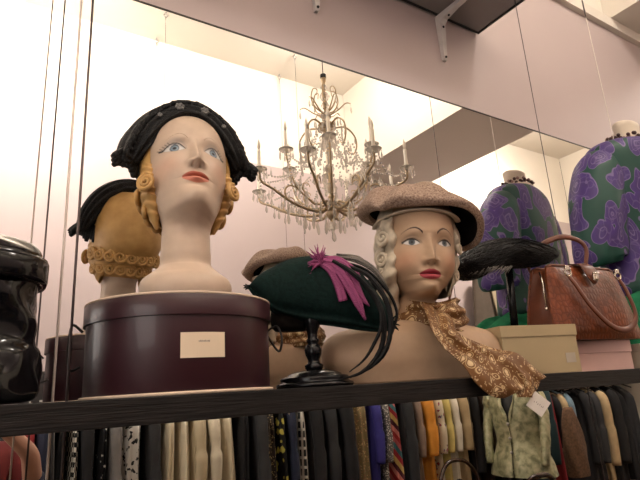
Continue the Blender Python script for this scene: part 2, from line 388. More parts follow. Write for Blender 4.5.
    gx = spec.get('gaze', 0); ir = np.hypot(x-np.sign(x)*ex-gx, z-ez-.0012)/(spec.get('es', 1)*spec.get('irr', 1))
    paint(sst(.0066-ir, -ss, ss)*inside, spec['iris'])
    paint(sst(.0066-ir, -ss, ss)*sst(ir, .0050, .0060)*inside, (.05, .06, .08))
    paint(sst(.0028-ir, -ss, ss)*inside, (.01, .01, .012))
    kw = spec.get('wing', 1.35); k2 = np.clip(k, -1, 1.35); up2 = ez+spec['eh']*(1-np.abs(np.clip(k, -1, 1))**2.2)+.0015*np.clip(k, -1, 1)+np.where(k > 1, (k-1)*.006, 0)
    paint(sst(spec['lw']*np.clip(1.1+.4*k2, .3, 1.6)-np.abs(z-up2), -ss, ss)*(k > -1.0)*(k < kw)*front, spec['line'])
    paint(sst(.0005-np.abs(z-lo), -ss, ss*1.4)*(np.abs(k) < 1)*front, spec['line'], .5)
    if spec.get('lashes'):
        for q_ in range(5):
            bx = ex+.006+.0035*q_; bz_ = ez+.0085-.0016*q_*1.2
            u_ = (ax-bx)*.75+(z-bz_)*.65; w_ = -(ax-bx)*.65+(z-bz_)*.75
            paint(sst(.0005-np.abs(w_-.12*u_), -ss, ss)*(u_ > 0)*(u_ < .009)*front, spec['line'], .75)
    bt = np.clip((ax-spec['b0'])/(spec['b1']-spec['b0']), 0, 1)
    bz2 = .1275+spec['bh']*np.sin(pi*np.clip(bt*.93+.04, 0, 1)**.85)+.002*bt
    paint(sst(spec['bw']*(1.15-bt)-np.abs(z-bz2), -ss, ss)*(ax > spec['b0'])*(ax < spec['b1'])*front, spec['brow'], spec.get('ba', 1))
    # lips
    lw_ = spec.get('lipw', .0228); kx = np.clip(np.abs(x)/lw_, 0, 1)
    upl = .0515+(.0102*(1-kx)**.75)*(1-.22*gau(x, .004))+.0005; lol = .0508-.0122*np.sqrt(np.clip(1-kx**2, 0, 1))*(1-.15*kx)
    lips = sst(upl-z, -ss, ss)*sst(z-lol, -ss, ss)*(kx < 1)*front
    paint(lips, spec['lips'])
    paint(lips*sst(.0506-z, -ss, ss), spec['lips2'])
    paint(gau(z-.0507, .0008)*(kx < .97)*front*gau(x, .03), tuple(v*.25 for v in spec['lips']), .85)
    paint(gau(ax-.0065, .0024)*gau(z-.0698, .0018)*front, tuple(v*.35 for v in spec['skin']), .8)
    return X, Y, Zz, C, ts
def rotm(pitch, rollr, yawr):
    return np.array(Matrix.Rotation(yawr, 3, 'Z') @ Matrix.Rotation(rollr, 3, 'Y') @ Matrix.Rotation(pitch, 3, 'X'))
PIV = np.array([0, .01, -.035])
class Frame:
    def __init__(s, loc, scale, pitch, rollr, yawr): s.loc = np.array(loc); s.k = scale; s.R = rotm(pitch, rollr, yawr); s.a = (pitch, rollr, yawr)
    def __call__(s, p): return ((np.asarray(p, float)-PIV)*s.k) @ s.R.T + s.loc
def make_head(name, fr, tail, body_yaw, body_off, spec, label, cat, base):
    X, Y, Z_, C, ts = head_mesh(tail, spec)
    P = np.stack([X, Y, Z_], -1); out = np.zeros_like(P); nb = len(HEAD)-1
    for i, tt in enumerate(ts):
        b = 1-sst(np.array(tt), 14.0, nb+2.5); b = float(b)
        R = rotm(fr.a[0]*b, fr.a[1]*b, fr.a[2]*b+body_yaw*(1-b))
        out[i] = ((P[i]-PIV)*fr.k) @ R.T + fr.loc + (1-b)*np.array(body_off)
    out[..., 2] = np.maximum(out[..., 2], base)
    g = G(); g.grid(out, cv=True, col=C); n = out.shape[1]
    g.f.append(tuple(range(n))); g.f.append(tuple((len(ts)-1)*n+k for k in range(n-1, -1, -1)))
    t = thing(name, (fr.loc[0]+body_off[0], fr.loc[1]+body_off[1], base), label, cat)
    build('head_and_neck' if base > .1 else 'bust', g, mat_vcol(name+'_painted_plaster', spec.get('rough', .42)), t)
    return t
SK = np.array([.60, .455, .355])
spec1 = dict(skin=(.61, .465, .355), blush=(.72, .36, .25), blush_a=.35, es=1.12, ex=.0338, eh=.0108, lid=(.40, .34, .30), iris=(.20, .27, .33), lw=.0012, line=(.03, .025, .025), lashes=True,
             b0=.014, b1=.050, bh=.0115, bw=.0007, brow=(.22, .12, .06), ba=.8, lips=(.42, .10, .06), lips2=(.62, .22, .15))
spec2 = dict(skin=(.51, .345, .225), blush=(.60, .25, .14), blush_a=.45, ex=.0325, eh=.0074, lid=(.27, .18, .12), iris=(.07, .09, .10), lw=.0015, line=(.05, .035, .03),
             chin=.58, jaw=.40, jawall=.19, cheek=.02, irr=.88, wing=1.06, b0=.014, b1=.052, bh=.0125, bw=.0021, brow=(.035, .012, .01), lips=(.30, .025, .04), lips2=(.42, .05, .07), rough=.5, lipw=.0205)
F1 = Frame((.318, -.268, .266), 1.06, math.radians(-14), math.radians(1.5), math.radians(-8))
tail1 = [(-.033, -.055, .052, -.052, .043), (-.043, -.064, .058, -.064, .056), (-.055, -.071, .064, -.071, .071), (-.060, -.082, .066, -.082, .077), (-.058, -.098, .063, -.098, .075), (-.054, -.1085, .058, -.1085, .070)]
tail1 = [(-.033, -.052, .052, -.050, .043), (-.033, -.066, .052, -.064, .043), (-.037, -.073, .055, -.073, .0475), (-.046, -.084, .060, -.084, .061), (-.055, -.095, .065, -.095, .074), (-.059, -.112, .067, -.112, .078), (-.054, -.1400, .060, -.1400, .072)]
BOXTOP = .158
head1 = make_head('display_mannequin', F1, tail1, 0, (0, 0, 0), spec1, 'cream-necked painted mannequin head with golden rolled hair on the maroon hatbox', 'mannequin head', BOXTOP)
F2 = Frame((.846, -.300, .128), 1.12, math.radians(1), math.radians(4), math.radians(-26))
tail2 = [(-.040, -.050, .052, -.046, .047), (-.052, -.056, .058, -.050, .070), (-.066, -.064, .064, -.056, .120), (-.080, -.076, .070, -.068, .170), (-.090, -.092, .074, -.088, .192), (-.096, -.112, .074, -.112, .194), (-.094, -.130, .070, -.130, .180), (-.090, -.1610, .066, -.1610, .165)]
head2 = make_head('mannequin_bust', F2, tail2, math.radians(-14), (-.012, .02, 0), spec2, 'tan mannequin bust with pale waved hair and dark red lips, shoulders on the shelf', 'mannequin bust', .0055)

# hair: shell over the skull plus rolled curls
def shell_pt(i_t, phv, off):
    """point on the head surface for row parameter i_t and angle phv (0 front, pi back), pushed out by off"""
    rows = np.array(HEAD); i = min(int(i_t), len(rows)-2); u = i_t-i; q = rows[i]*(1-u)+rows[i+1]*u
    fy, fz, by, bz, wd = q; c, s_ = math.cos(phv), math.sin(phv)
    y = (fy+by)/2+(fy-by)/2*c; z = (fz+bz)/2+(fz-bz)/2*c; x = wd*s_
    n = np.array([x, (y-(fy+by)/2), (z-.11)*.6 if z > .11 else 0]); n = n/(np.linalg.norm(n)+1e-9)
    return np.array([x, y, z])+n*off
def hair_shell(fr, name, parent, m, hair_front, off=.006, rows_to=11.2, wave=0, waven=0, bun=0):
    NI, NJ = 60, 90; P = np.zeros((NI, NJ, 3))
    for i in range(NI):
        tt = .02+rows_to*i/(NI-1)
        a0 = hair_front(tt)
        for j in range(NJ):
            v = -1+2*j/(NJ-1); a = pi+v*(pi-a0)
            edge = min(1, (1-abs(v))*9+.05)*min(1, (NI-1-i)/4+.1)
            o = off*edge+.0005 + wave*edge*math.sin(waven*tt+2.2*math.sin(a*1.5)) + bun*edge*gau(a-pi, 1.0)*gau(tt-6.5, 3)
            P[i, j] = shell_pt(tt, a, o)
    g = G(); g.grid(fr(P)); return build(name, g, m, parent)
def mat_hair(name, dark, light_, scale):
    m, nt, b = _nt(name); v = coords(nt, (1, 1, 1), .03, 12)
    wv = N(nt, 'ShaderNodeTexNoise'); wv.inputs['Scale'].default_value = scale; wv.inputs['Detail'].default_value = 5; nt.links.new(v, wv.inputs['Vector'])
    r = ramp(nt, [(.3, dark), (.7, light_)]); nt.links.new(wv.outputs['Fac'], r.inputs[0]); nt.links.new(r.outputs[0], b.inputs['Base Color'])
    b.inputs['Roughness'].default_value = .5; bump(nt, b, wv.outputs['Fac'], .15, .002); return m
M_gold = mat_hair('painted_golden_hair', (.50, .28, .085), (.62, .37, .13), 40)
hair_shell(F1, 'painted_hair', head1, M_gold, lambda t: 1.15 if t < 6 else 1.15+.12*(t-6)**1.2*.5, .007, 11.0, bun=.012)
def curl_disc(fr, c, n, r, turns, thick, g, up=(0, 0, 1)):
    """spiral curl: a tube winding inwards on a small dome, facing n"""
    n = Vector(n).normalized(); a = Vector(up)-Vector(up).dot(n)*n; a.normalize(); b = n.cross(a); pts = []; rad = []
    K = int(18*turns)
    for k in range(K+1):
        q = k/K; rr = r*(1-.88*q); an = 2*pi*turns*q
        pts.append(fr(np.array(Vector(c)+(a*math.cos(an)+b*math.sin(an))*rr+n*(.004*q+.001)))); rad.append(thick*fr.k*(1-.45*q))
    g.tube(pts, rad, 8)
for sgn in (-1, 1):
    g = G()
    # side roll in front of and under the ear, ribbed, with a spiral on top
    NI, NJ = 110, 30; P = np.zeros((NI, NJ, 3))
    for i in range(NI):
        u = i/(NI-1); zc = .114-.108*u; yc = -.022+.020*u+.016*u*u; xc = .0690-.001*u-.018*u*u
        rr = (.0200*math.sin(pi*min(1, .14+u*.80))**.75)
        for j in range(NJ):
            q = 2*pi*j/NJ; rib = 1+.085*math.cos(u*pi*17+1.2*math.cos(q)); P[i, j] = (sgn*(xc+rr*.80*rib*math.cos(q)), yc+rr*1.30*rib*math.sin(q), zc+.010*math.sin(q))
    g.grid(F1(P), cv=True)
    curl_disc(F1, (sgn*.0745, -.044, .057), (sgn*.66, -.75, -.05), .0165, 2.3, .0046, g)
    build('hair_roll', g, M_gold, head1, label='golden hair roll at one side of the face')
# nape curls of head 1: two rows of ring curls at the back
k_ = 0
nape = G()
for row, (tt, n_, rr) in enumerate(((8.6, 10, .0150), (11.2, 9, .0140))):
    for k in range(n_):
        a = pi+(-1+2*(k+.5*(row % 2))/(n_-1+.5*(row % 2)))*1.35
        p = shell_pt(tt, a, .015); nrm = p-np.array([0, -.005, p[2]]); nrm /= np.linalg.norm(nrm)
        curl_disc(F1, p+nrm*.001, nrm, rr, 1.9, .0048, nape)
band = np.zeros((14, 50, 3))
for i in range(14):
    for j in range(50):
        a = pi+(-1+2*j/49)*1.55; band[i, j] = shell_pt(7.4+5.4*i/13, a, .0150*math.sin(pi*(i+.3)/13.6)**.6+.001)
nape.grid(F1(band)); build('nape_curls', nape, M_gold, head1, label='rows of small moulded ring curls at the nape')

# hair of head 2: pale waved hair with lumpy side curls
M_pale = mat_hair('pale_grey_blond_hair', (.42, .35, .26), (.66, .57, .44), 55)
hair_shell(F2, 'painted_hair', head2, M_pale, lambda t: 1.02 if t < 4 else 1.02+.05*(t-4), .010, 12.4, wave=.003, waven=2.6)
for sgn in (-1, 1):
    g = G(); NI, NJ = 130, 30; P = np.zeros((NI, NJ, 3)); top_, len_ = (.172, .195) if sgn < 0 else (.150, .115); sz = 1.0 if sgn < 0 else .72
    for i in range(NI):
        u = i/(NI-1); rr = sz*.0235*math.sin(pi*min(1, .12+.84*u))**.5
        for j in range(NJ):
            q = 2*pi*j/NJ; wv = 1+.10*math.sin(u*34*len_/.19+2.2*math.sin(q)+1.0)+.14*math.sin(u*13+1.3*math.cos(q))
            P[i, j] = (sgn*((.066 if sgn < 0 else .063)-.010*u*u+rr*.72*wv*math.cos(q)+.005*math.sin(u*12)), -.032+.026*u+rr*1.45*wv*math.sin(q), top_-len_*u+.006*math.sin(q*2))
    g.grid(F2(P), cv=True)
    for n_, (u, yo) in enumerate(((.22, -.020), (.42, -.008), (.62, -.022), (.80, -.004), (.95, -.014)) if sgn < 0 else ((.30, -.012), (.75, -.008))):
        curl_disc(F2, (sgn*(.0800-.008*u*u)*(1 if sgn < 0 else .96), -.034+.026*u+yo*.6, top_-len_*u), (sgn*.80, -.58, .05*(-1)**n_), .0165*sz+.001, 1.9, .0058*sz, g, up=(0, .3*(-1)**n_, 1))
    build('hair_curls', g, M_pale, head2, label='pale lumpy moulded curls down one side')

# ------------------------------------------------------------------ maroon hatbox
M_maroon = mat('maroon_board', (.036, .007, .012), .40, var=.12, nscale=8, bmp=.05, bscale=300, coat=.15)
M_cream = mat('cream_piping', (.70, .55, .42), .6)
BX, BY, BR = .312, -.262, .158
t = thing('hatbox', (BX, BY, .005), 'large round maroon hatbox with cream piping and a blank paper label', 'hatbox')
def ring(r0, r1, z0, z1, n=96):
    g = G(); g.lathe([(r0, z0), (r1, z0), (r1, z1), (r0, z1)], (BX, BY, 0), n, cap=False); 
    return g
g = G(); g.lathe([(0.001, .0055), (BR-.0045, .0055), (BR-.003, .008), (BR-.003, .13), (.001, .13)], (BX, BY, 0), 96); build('box_body', g, M_maroon, t, auto=40)
g = G(); g.lathe([(BR-.002, .1225), (BR+.0012, .1225), (BR+.0015, .124), (BR+.0015, .1535), (BR, .1555), (.001, .156), (.001, .150), (BR-.002, .150)], (BX, BY, 0), 96); build('lid', g, M_maroon, t, auto=40)
g = G(); g.tube([(BX+(BR-.0005)*math.cos(a), BY+(BR-.0005)*math.sin(a), .1562) for a in np.linspace(0, 2*pi, 96, endpoint=False)], .0022, 8, closed=True); build('piping', g, M_cream, t, label='cream piping around the lid')
g = G(); g.tube([(BX+(BR-.0002)*math.cos(a), BY+(BR-.0002)*math.sin(a), .0075) for a in np.linspace(0, 2*pi, 96, endpoint=False)], .0028, 8, closed=True); build('piping', g, M_cream, t, label='cream piping around the base')
g = G(); P = np.zeros((2, 14, 3))
def cyl(a, r, z): return (BX+r*math.sin(math.radians(a)), BY-r*math.cos(math.radians(a)), z)
lab = thing  # noqa
A = np.linspace(-18.4, 6.7, 14); rl = BR-.0018
P = np.array([[cyl(a, rl, z) for a in A] for z in (.0575, .0952)]); P2 = np.array([[cyl(a, rl-.0008, z) for a in A] for z in (.0952, .0575)])
g.grid(np.concatenate([P, P2]), cu=True); lbl = build('paper_label', g, mat('label_paper', (.80, .65, .48), .7, var=.03), t, smooth=False, label='cream paper label with a tiny printed line')
ink = mat('grey_ink', (.32, .26, .22), .8)
g = G()
for k in range(9):
    a = -8.6+k*.72; g.grid(np.array([[cyl(a, rl+.0004, .0805), cyl(a+.52, rl+.0004, .0805)], [cyl(a, rl+.0004, .0825+.0006*(k % 2)), cyl(a+.52, rl+.0004, .0825+.0006*(k % 3))]]))
build('print', g, ink, lbl, smooth=False)
M_cord = mat('black_cord', (.015, .012, .012), .7)
for side, pts in (('left', [(-90, .001, .112), (-92, .016, .124), (-97, .019, .100), (-101, .020, .075), (-106, .016, .055), (-110, .004, .06)]), ('right', [(84, .001, .112), (80, .018, .122), (74, .022, .105), (70, .020, .085), (78, .018, .075), (86, .002, .112)])):
    g = G(); g.tube(spline([cyl(a, BR+o+.002, z) for a, o, z in pts], 24), .0022, 8); build('cord_handle', g, M_cord, t)
# ------------------------------------------------------------------ black crescent hat on head 1
m, nt, b = _nt('black_braid_straw'); v = coords(nt); nz = N(nt, 'ShaderNodeTexVoronoi'); nz.inputs['Scale'].default_value = 380; nt.links.new(v, nz.inputs['Vector'])
r_ = ramp(nt, [(.1, (.022, .021, .021)), (.5, (.004, .004, .0045))]); nt.links.new(nz.outputs['Distance'], r_.inputs[0]); nt.links.new(r_.outputs[0], b.inputs['Base Color']); b.inputs['Roughness'].default_value = .55; b.inputs['Specular IOR Level'].default_value = .3
bump(nt, b, nz.outputs['Distance'], .8, .002); M_braid = m
t = thing('crescent_hat', tuple(F1((0, 0, .20))), 'black braided crescent hat with sequin flowers worn by the golden-haired mannequin head', 'hat')
NU, NV = 90, 72; P = np.zeros((NU, NV, 3))
def hat1_c(u):
    a = u*math.radians(90); s_ = abs(u)
    x = math.sin(a)*(.082+.020*s_**2.0); z = .123+.100*math.cos(a)-.004*s_**3+.014*max(u, 0)**3; y = -.026+.020*s_+.006*s_*s_
    return np.array([x, y, z])
def hat1_frame(u):
    p = hat1_c(u); tg = hat1_c(min(u+.01, 1.01))-hat1_c(u-.01); tg /= np.linalg.norm(tg)
    out = np.array([p[0]*1.0, -.35*abs(0), p[2]-.10]); out -= out.dot(tg)*tg; out /= np.linalg.norm(out)
    ac = np.cross(tg, out); ac = ac if ac[1] > 0 else -ac     # towards the back
    tilt = math.radians(34)
    o2 = out*math.cos(tilt)-ac*math.sin(tilt); a2 = ac*math.cos(tilt)+out*math.sin(tilt)
    return p, o2, a2
for i in range(NU):
    u = -1+2*i/(NU-1); p, o2, a2 = hat1_frame(u); e = (1-abs(u)**3.2)
    wd = .022+.033*e; th = .014+.017*e
    for j in range(NV):
        q = 2*pi*j/NV; rib = 1+.075*math.cos(q*13)
        P[i, j] = p+a2*(wd*math.cos(q)*rib)+o2*(th*math.sin(q)*rib+.005)
P[0] = P[0].mean(0)+(P[0]-P[0].mean(0))*.55; P[-1] = P[-1].mean(0)+(P[-1]-P[-1].mean(0))*.55
g = G(); g.grid(F1(P), cv=True); g.f.append(tuple(range(NV))); g.f.append(tuple((NU-1)*NV+k for k in range(NV-1, -1, -1))); build('braided_band', g, M_braid, t)
g = G(); rs = np.random.RandomState(5)
for k in range(31):          # ruffle of folded loops along the front edge
    u = -.95+1.90*k/30; p, o2, a2 = hat1_frame(u); e = 1-abs(u)**3.2; wd = .020+.030*e
    c0 = p-a2*(wd*.60)+o2*(.012+.010*e); tg = np.cross(o2, a2)
    L = .0125+.004*rs.rand(); an0 = rs.uniform(-.6, .6)
    pts = [F1(c0+(tg*math.cos(an)*.9+(o2*.75-a2*.3)*math.sin(an))*L*(1+.2*math.sin(3*an))-a2*.004*math.cos(an+an0)) for an in np.linspace(0, 2*pi, 14, endpoint=False)]
    g.tube(pts, .0058, 6, closed=True)
    g.tube([F1(c0+o2*.004), F1(c0+o2*.013-a2*.004+tg*rs.uniform(-.008, .008))], [.007, .003], 6)
build('loop_trim', g, M_braid, t)
M_sequin = mat('dull_sequins', (.16, .155, .15), .35, .3)
for u in (-.13, .12, -.42, .44):
    p, o2, a2 = hat1_frame(u); wd = .020+.030*(1-abs(u)**3.2); c0 = p-a2*(wd*.75)+o2*(.024); tg = np.cross(o2, a2); g = G()
    kk = .8 if abs(u) < .2 else .4
    nn = -a2*.8+o2*.6
    for k in range(7):
        an = 2*pi*k/6; rr = 0 if k == 6 else .0072*kk
        cc = F1(c0-a2*.006+(tg*math.cos(an)+(o2*.8+a2*.6)*math.sin(an))*rr); g.sph(cc, .0036*kk+.001, 8, 6)
    build('sequin_flower', g, M_sequin, t)
for sgn in (-1, 1):
    g = G()
    for k in range(9):
        u = sgn*(.90+.014*k); p, o2, a2 = hat1_frame(sgn*.96)
        st = p+np.array([sgn*(.012-.0042*k), -.022+.004*k, .010]); L = .030+.006*((k*7) % 3)
        d_ = np.array([sgn*(.6 if k < 3 else .05), -.2+.03*k, -.75-.05*k]); d_ /= np.linalg.norm(d_)
        g.tube([F1(st), F1(st+d_*L*.35), F1(st+d_*L*.8), F1(st+d_*L)], [.0055, .0066, .0066, .0045], 8)
    big = F1(hat1_c(sgn*.97)+np.array([sgn*.004, -.016, .012])); d2 = np.array([sgn*.022, -.006, -.022 if sgn < 0 else -.032])*1.1
    g.tube([big, big+d2*.4, big+d2*.85, big+d2], [.007, .0085, .0095, .006], 10)
    build('tassel', g, M_braid, t, label='tuft of looped braid at one tip')

# ------------------------------------------------------------------ beret on head 2
m, nt, b = _nt('beige_wool_felt'); v = coords(nt); nz = N(nt, 'ShaderNodeTexNoise'); nz.inputs['Scale'].default_value = 260; nz.inputs['Detail'].default_value = 4; nt.links.new(v, nz.inputs['Vector'])
r_ = ramp(nt, [(.32, (.20, .13, .095)), (.5, (.36, .255, .20)), (.7, (.52, .40, .32))]); nt.links.new(nz.outputs['Fac'], r_.inputs[0]); nt.links.new(r_.outputs[0], b.inputs['Base Color']); b.inputs['Roughness'].default_value = .9; b.inputs['Specular IOR Level'].default_value = .15
bump(nt, b, nz.outputs['Fac'], .5, .003); M_felt = m
M_velvet = mat('black_velvet_lining', (.008, .006, .005), .9, bmp=.2, spec=.15)
t = thing('beret', tuple(F2((0, 0, .19))), 'beige wool beret with dark velvet lining worn by the pale-haired bust', 'hat')
# control by angle (deg, 0 = wearer's front, 90 = wearer's left = picture right): rim radius x/y, rim z, bulge, drop of the puff
CT = [(-180, .096, .194, .020, .0), (-140, .098, .198, .022, -.002), (-100, .100, .198, .024, -.004), (-70, .100, .194, .028, -.005), (-40, .102, .186, .034, -.007), (-10, .106, .184, .024, -.006), (20, .112, .189, .012, -.003), (50, .128, .184, .010, .0), (75, .137, .154, .009, .0), (100, .134, .130, .009, .0), (140, .112, .150, .014, .0), (180, .096, .194, .020, .0)]
CT = np.array(CT, float)
NA, NB = 120, 34
P = np.zeros((NA, NB, 3)); Pin = np.zeros((NA, 12, 3)); apex = np.array([-.004, .012, .256])
for i in range(NA):
    a = -180+360*i/NA; w_ = [np.interp(a, CT[:, 0], CT[:, k]) for k in range(1, 5)]
    # smooth the interpolation
    ws = []
    for k in range(1, 5): ws.append(np.mean([np.interp(((a+da+180) % 360)-180, CT[:, 0], CT[:, k]) for da in (-16, -8, 0, 8, 16)]))
    rr, rz, bl, dr = ws; ar = math.radians(a)
    dx, dy = math.sin(ar), -math.cos(ar)
    rim = np.array([dx*rr*.98, dy*rr*1.02+.012, rz]); mx_ = rim+np.array([dx*bl, dy*bl, dr+.012]); 
    fold = .004*math.sin(ar*5+1)+.003*math.sin(ar*9)
    sh = np.array([dx*(bl+rr)*.80, dy*(bl+rr)*.80+.012, max(rz+.030, .212)+.004+fold*1.5])
    top2 = np.array([dx*.055-.004, dy*.055+.012, .249+fold*.6])
    pts = spline([rim+np.array([-dx*.004, -dy*.004, .006]), rim+np.array([0, 0, -.002]), rim+np.array([dx*bl*.55, dy*bl*.55, dr*.9-.002]), mx_, sh, top2, apex], NB)
    P[i] = pts
    inn = spline([rim+np.array([-dx*.004, -dy*.004, .006]), rim+np.array([-dx*.004, -dy*.004, .020]), np.array([dx*rr*.86, dy*rr*.86+.012, max(rz+.02, .195)]), np.array([dx*.05, dy*.05+.012, .240]), np.array([0, .012, .244])], 12)
    Pin[i] = inn
for i in range(NA):   # pinched pleat on the picture-left front of the crown
    a = math.radians(-180+360*i/NA)
    for j in range(8, 28):
        P[i, j] += np.array([0, 0, -1])*.012*gau(((math.degrees(a)+48+180) % 360)-180, 7)*math.sin(pi*(j-8)/20)
        P[i, j] += np.array([0, 0, 1])*.007*gau(((math.degrees(a)+28+180) % 360)-180, 12)*math.sin(pi*(j-8)/20)
g = G(); g.grid(F2(P), cu=True); build('felt_crown', g, M_felt, t)
g = G(); g.grid(F2(Pin), cu=True); build('lining', g, M_velvet, t, label='dark brown velvet lining showing at the open side')
g = G(); arc = []
for a in np.linspace(-95, 62, 26):
    ar = math.radians(a); arc.append(F2((math.sin(ar)*.0865, -math.cos(ar)*.0955+.006, .177-.012*(a/90)**2)))
g.tube(arc, .0065, 8, flat=.4); build('sweatband', g, mat('cream_band', (.55, .46, .36), .8), t, label='pale inner band above the forehead')

# ------------------------------------------------------------------ black turned hat stand and green felt hat
sx, sy_ = .556, -.312
t = thing('hat_stand', (sx, sy_, .005), 'black lacquered turned-wood hat stand under the green hat', 'hat stand')
g = G(); g.lathe([(.001, .0055), (.072, .0055), (.074, .009), (.073, .013), (.066, .015), (.064, .018), (.066, .021), (.063, .025), (.052, .027), (.050, .030), (.040, .034), (.022, .037), (.001, .038)], (sx, sy_, 0), 48); build('base', g, M_blackgloss, t)
g = G(); g.lathe([(0.013, 0.036), (0.0172, 0.04), (0.0181, 0.046), (0.012, 0.05), (0.0112, 0.056), (0.0155, 0.066), (0.0168, 0.074), (0.0138, 0.082), (0.0095, 0.087), (0.012, 0.09), (0.0125, 0.094), (0.0095, 0.097), (0.0103, 0.108), (0.0163, 0.122), (0.0181, 0.134), (0.0146, 0.15), (0.0103, 0.165), (0.0009, 0.167)], (sx, sy_, 0), 40); build('post', g, M_blackgloss, t)
m, nt, b = _nt('dark_green_felt'); v = coords(nt, (1, 1, 1), .02, 20); nz = N(nt, 'ShaderNodeTexNoise'); nz.inputs['Scale'].default_value = 140; nz.inputs['Detail'].default_value = 5; nt.links.new(v, nz.inputs['Vector'])
r_ = ramp(nt, [(.3, (.0015, .009, .008)), (.7, (.005, .021, .018))]); nt.links.new(nz.outputs['Fac'], r_.inputs[0]); nt.links.new(r_.outputs[0], b.inputs['Base Color']); b.inputs['Roughness'].default_value = .85; b.inputs['Specular IOR Level'].default_value = .2
b.inputs['Sheen Weight'].default_value = .0; b.inputs['Sheen Tint'].default_value = (.5, 1, .9, 1); bump(nt, b, nz.outputs['Fac'], .4, .003); M_green = m
TOPC = [(.451, -.25, .206), (.469, -.259, .226), (.495, -.271, .241), (.524, -.286, .255), (.556, -.301, .262), (.593, -.319, .265), (.629, -.337, .249), (.655, -.349, .225), (.68, -.362, .184), (.699, -.371, .147), (.708, -.375, .116)]
BOTC = [(.451, -.25, .206), (.461, -.255, .188), (.478, -.263, .167), (.502, -.275, .148), (.532, -.289, .137), (.567, -.307, .127), (.602, -.324, .12), (.638, -.341, .112), (.674, -.359, .106), (.696, -.369, .107), (.708, -.375, .116)]
nrm = np.array([-.4378, -.8991, 0])
t = thing('tilt_hat', (.58, -.31, .12), 'dark green felt tilt hat with magenta and black feathers on the turned black stand', 'hat')
NU, NV = 70, 60; tc, bc = spline(TOPC, NU), spline(BOTC, NU); P = np.zeros((NU, NV, 3))
for i in range(NU):
    u = i/(NU-1); e = math.sin(pi*u)**.6
    for j in range(NV):
        q = 2*pi*j/NV; vv = .5-.5*math.cos(q)     # 0 bottom .. 1 top .. back to bottom
        base = bc[i]*(1-vv)+tc[i]*vv; front = math.sin(q)
        bulge = (.052 if front > 0 else .036)*e*front
        lip = .010*e*gau(vv-.03, .035)*(front >= 0)-.004*e*gau(vv-.11, .03)*(front > 0)
        P[i, j] = base+nrm*(bulge+lip)+np.array([0, 0, .0015*math.sin(11*u+5*vv)])
g = G(); g.grid(P, cv=True); build('felt_brim', g, M_green, t)
g = G(); g.tube([bc[i]+nrm*.010 for i in range(2, NU-1)], .0030, 8); build('edge_roll', g, M_green, t)
g = G(); M_ = Matrix.Rotation(.25, 3, 'X'); g.lathe([(.001, .150), (.040, .152), (.043, .135), (.040, .118), (.034, .112), (.001, .112)], (.532, -.272, .004), 36, sy=.75); build('head_band', g, M_velvet, t, label='dark inner crown under the brim')
def feather(pts, widths, m, name='feather', parent=None, n=26, label=None, twist=(0, 0, 1), thick=.0012, wav=0.0, nrm_=nrm):
    """a curved vane with a central ridge: has thickness, serrated a little along the edge"""
    C = spline(pts, n); P = np.zeros((n, 10, 3)); W_ = np.interp(np.linspace(0, 1, n), np.linspace(0, 1, len(widths)), widths)
    for i in range(n):
        tg = C[min(i+1, n-1)]-C[max(i-1, 0)]; tg /= np.linalg.norm(tg)+1e-9; sd = np.cross(tg, nrm_); sd /= np.linalg.norm(sd)+1e-9
        w0 = W_[i]*(1+wav*math.sin(i*2.3)); 
        prof = [(-1, 0), (-.6, .6), (-.12, .9), (0, 2.2), (.12, .9), (.6, .6), (1, 0), (.5, -.6), (0, -.8), (-.5, -.6)]
        for k, (a, h) in enumerate(prof): P[i, k] = C[i]+sd*w0*a+nrm_*h*thick
    g = G(); g.grid(P, cv=True); g.f.append(tuple(range(10))); g.f.append(tuple((n-1)*10+k for k in range(9, -1, -1)))
    return build(name, g, m, parent, label=label)
def mat_feather(name, c1, c2, rough=.5):
    m, nt, b = _nt(name); v = coords(nt, (1, 1, 1), .01, 30); wv = N(nt, 'ShaderNodeTexWave', bands_direction='DIAGONAL'); wv.inputs['Scale'].default_value = 260; wv.inputs['Distortion'].default_value = 4; nt.links.new(v, wv.inputs['Vector'])
    r = ramp(nt, [(.2, c1), (.8, c2)]); nt.links.new(wv.outputs['Fac'], r.inputs[0]); nt.links.new(r.outputs[0], b.inputs['Base Color']); b.inputs['Roughness'].default_value = rough; b.inputs['Specular IOR Level'].default_value = .2; return m
M_mag = mat_feather('magenta_feather', (.22, .035, .12), (.36, .09, .22)); M_bf = mat_feather('black_feather', (.004, .004, .0045), (.010, .010, .011), .55); M_gf = mat_feather('grey_feather', (.10, .09, .08), (.20, .18, .16), .5)
m1 = 'magenta feather'
feather([(.552, -.35, .245), (.588, -.375, .232), (.606, -.384, .205), (.618, -.392, .170), (.634, -.398, .148)], [.003, .010, .011, .008, .001], M_mag, parent=t, label=m1)
feather([(.556, -.35, .240), (.580, -.372, .225), (.598, -.385, .190), (.612, -.392, .155), (.624, -.395, .122)], [.003, .009, .010, .009, .002], M_mag, parent=t, label=m1)
feather([(.552, -.352, .238), (.570, -.367, .222), (.582, -.374, .195), (.588, -.378, .160)], [.003, .008, .010, .009], M_mag, parent=t, label=m1)
feather([(.560, -.350, .250), (.590, -.368, .243), (.615, -.380, .222), (.633, -.388, .196)], [.002, .007, .007, .001], M_mag, parent=t, label=m1)
g = G(); rs = np.random.RandomState(11)
for k in range(80):
    an = rs.uniform(1.1, 3.9); L = rs.uniform(.012, .036)*(1.1 if an < 2.4 else .75); c0 = np.array([.558, -.352, .238])+rs.uniform(-.006, .006, 3)
    d_ = np.array([.899*math.cos(an), -.437*math.cos(an), math.sin(an)])+nrm*rs.uniform(-.05, .5)
    g.tube([c0, c0+d_*L*.5, c0+d_*L+np.array([0, 0, -.004])], [.0022, .0017, .0003], 5)
build('feather_tuft', g, M_mag, t, label='frayed magenta feather tuft')
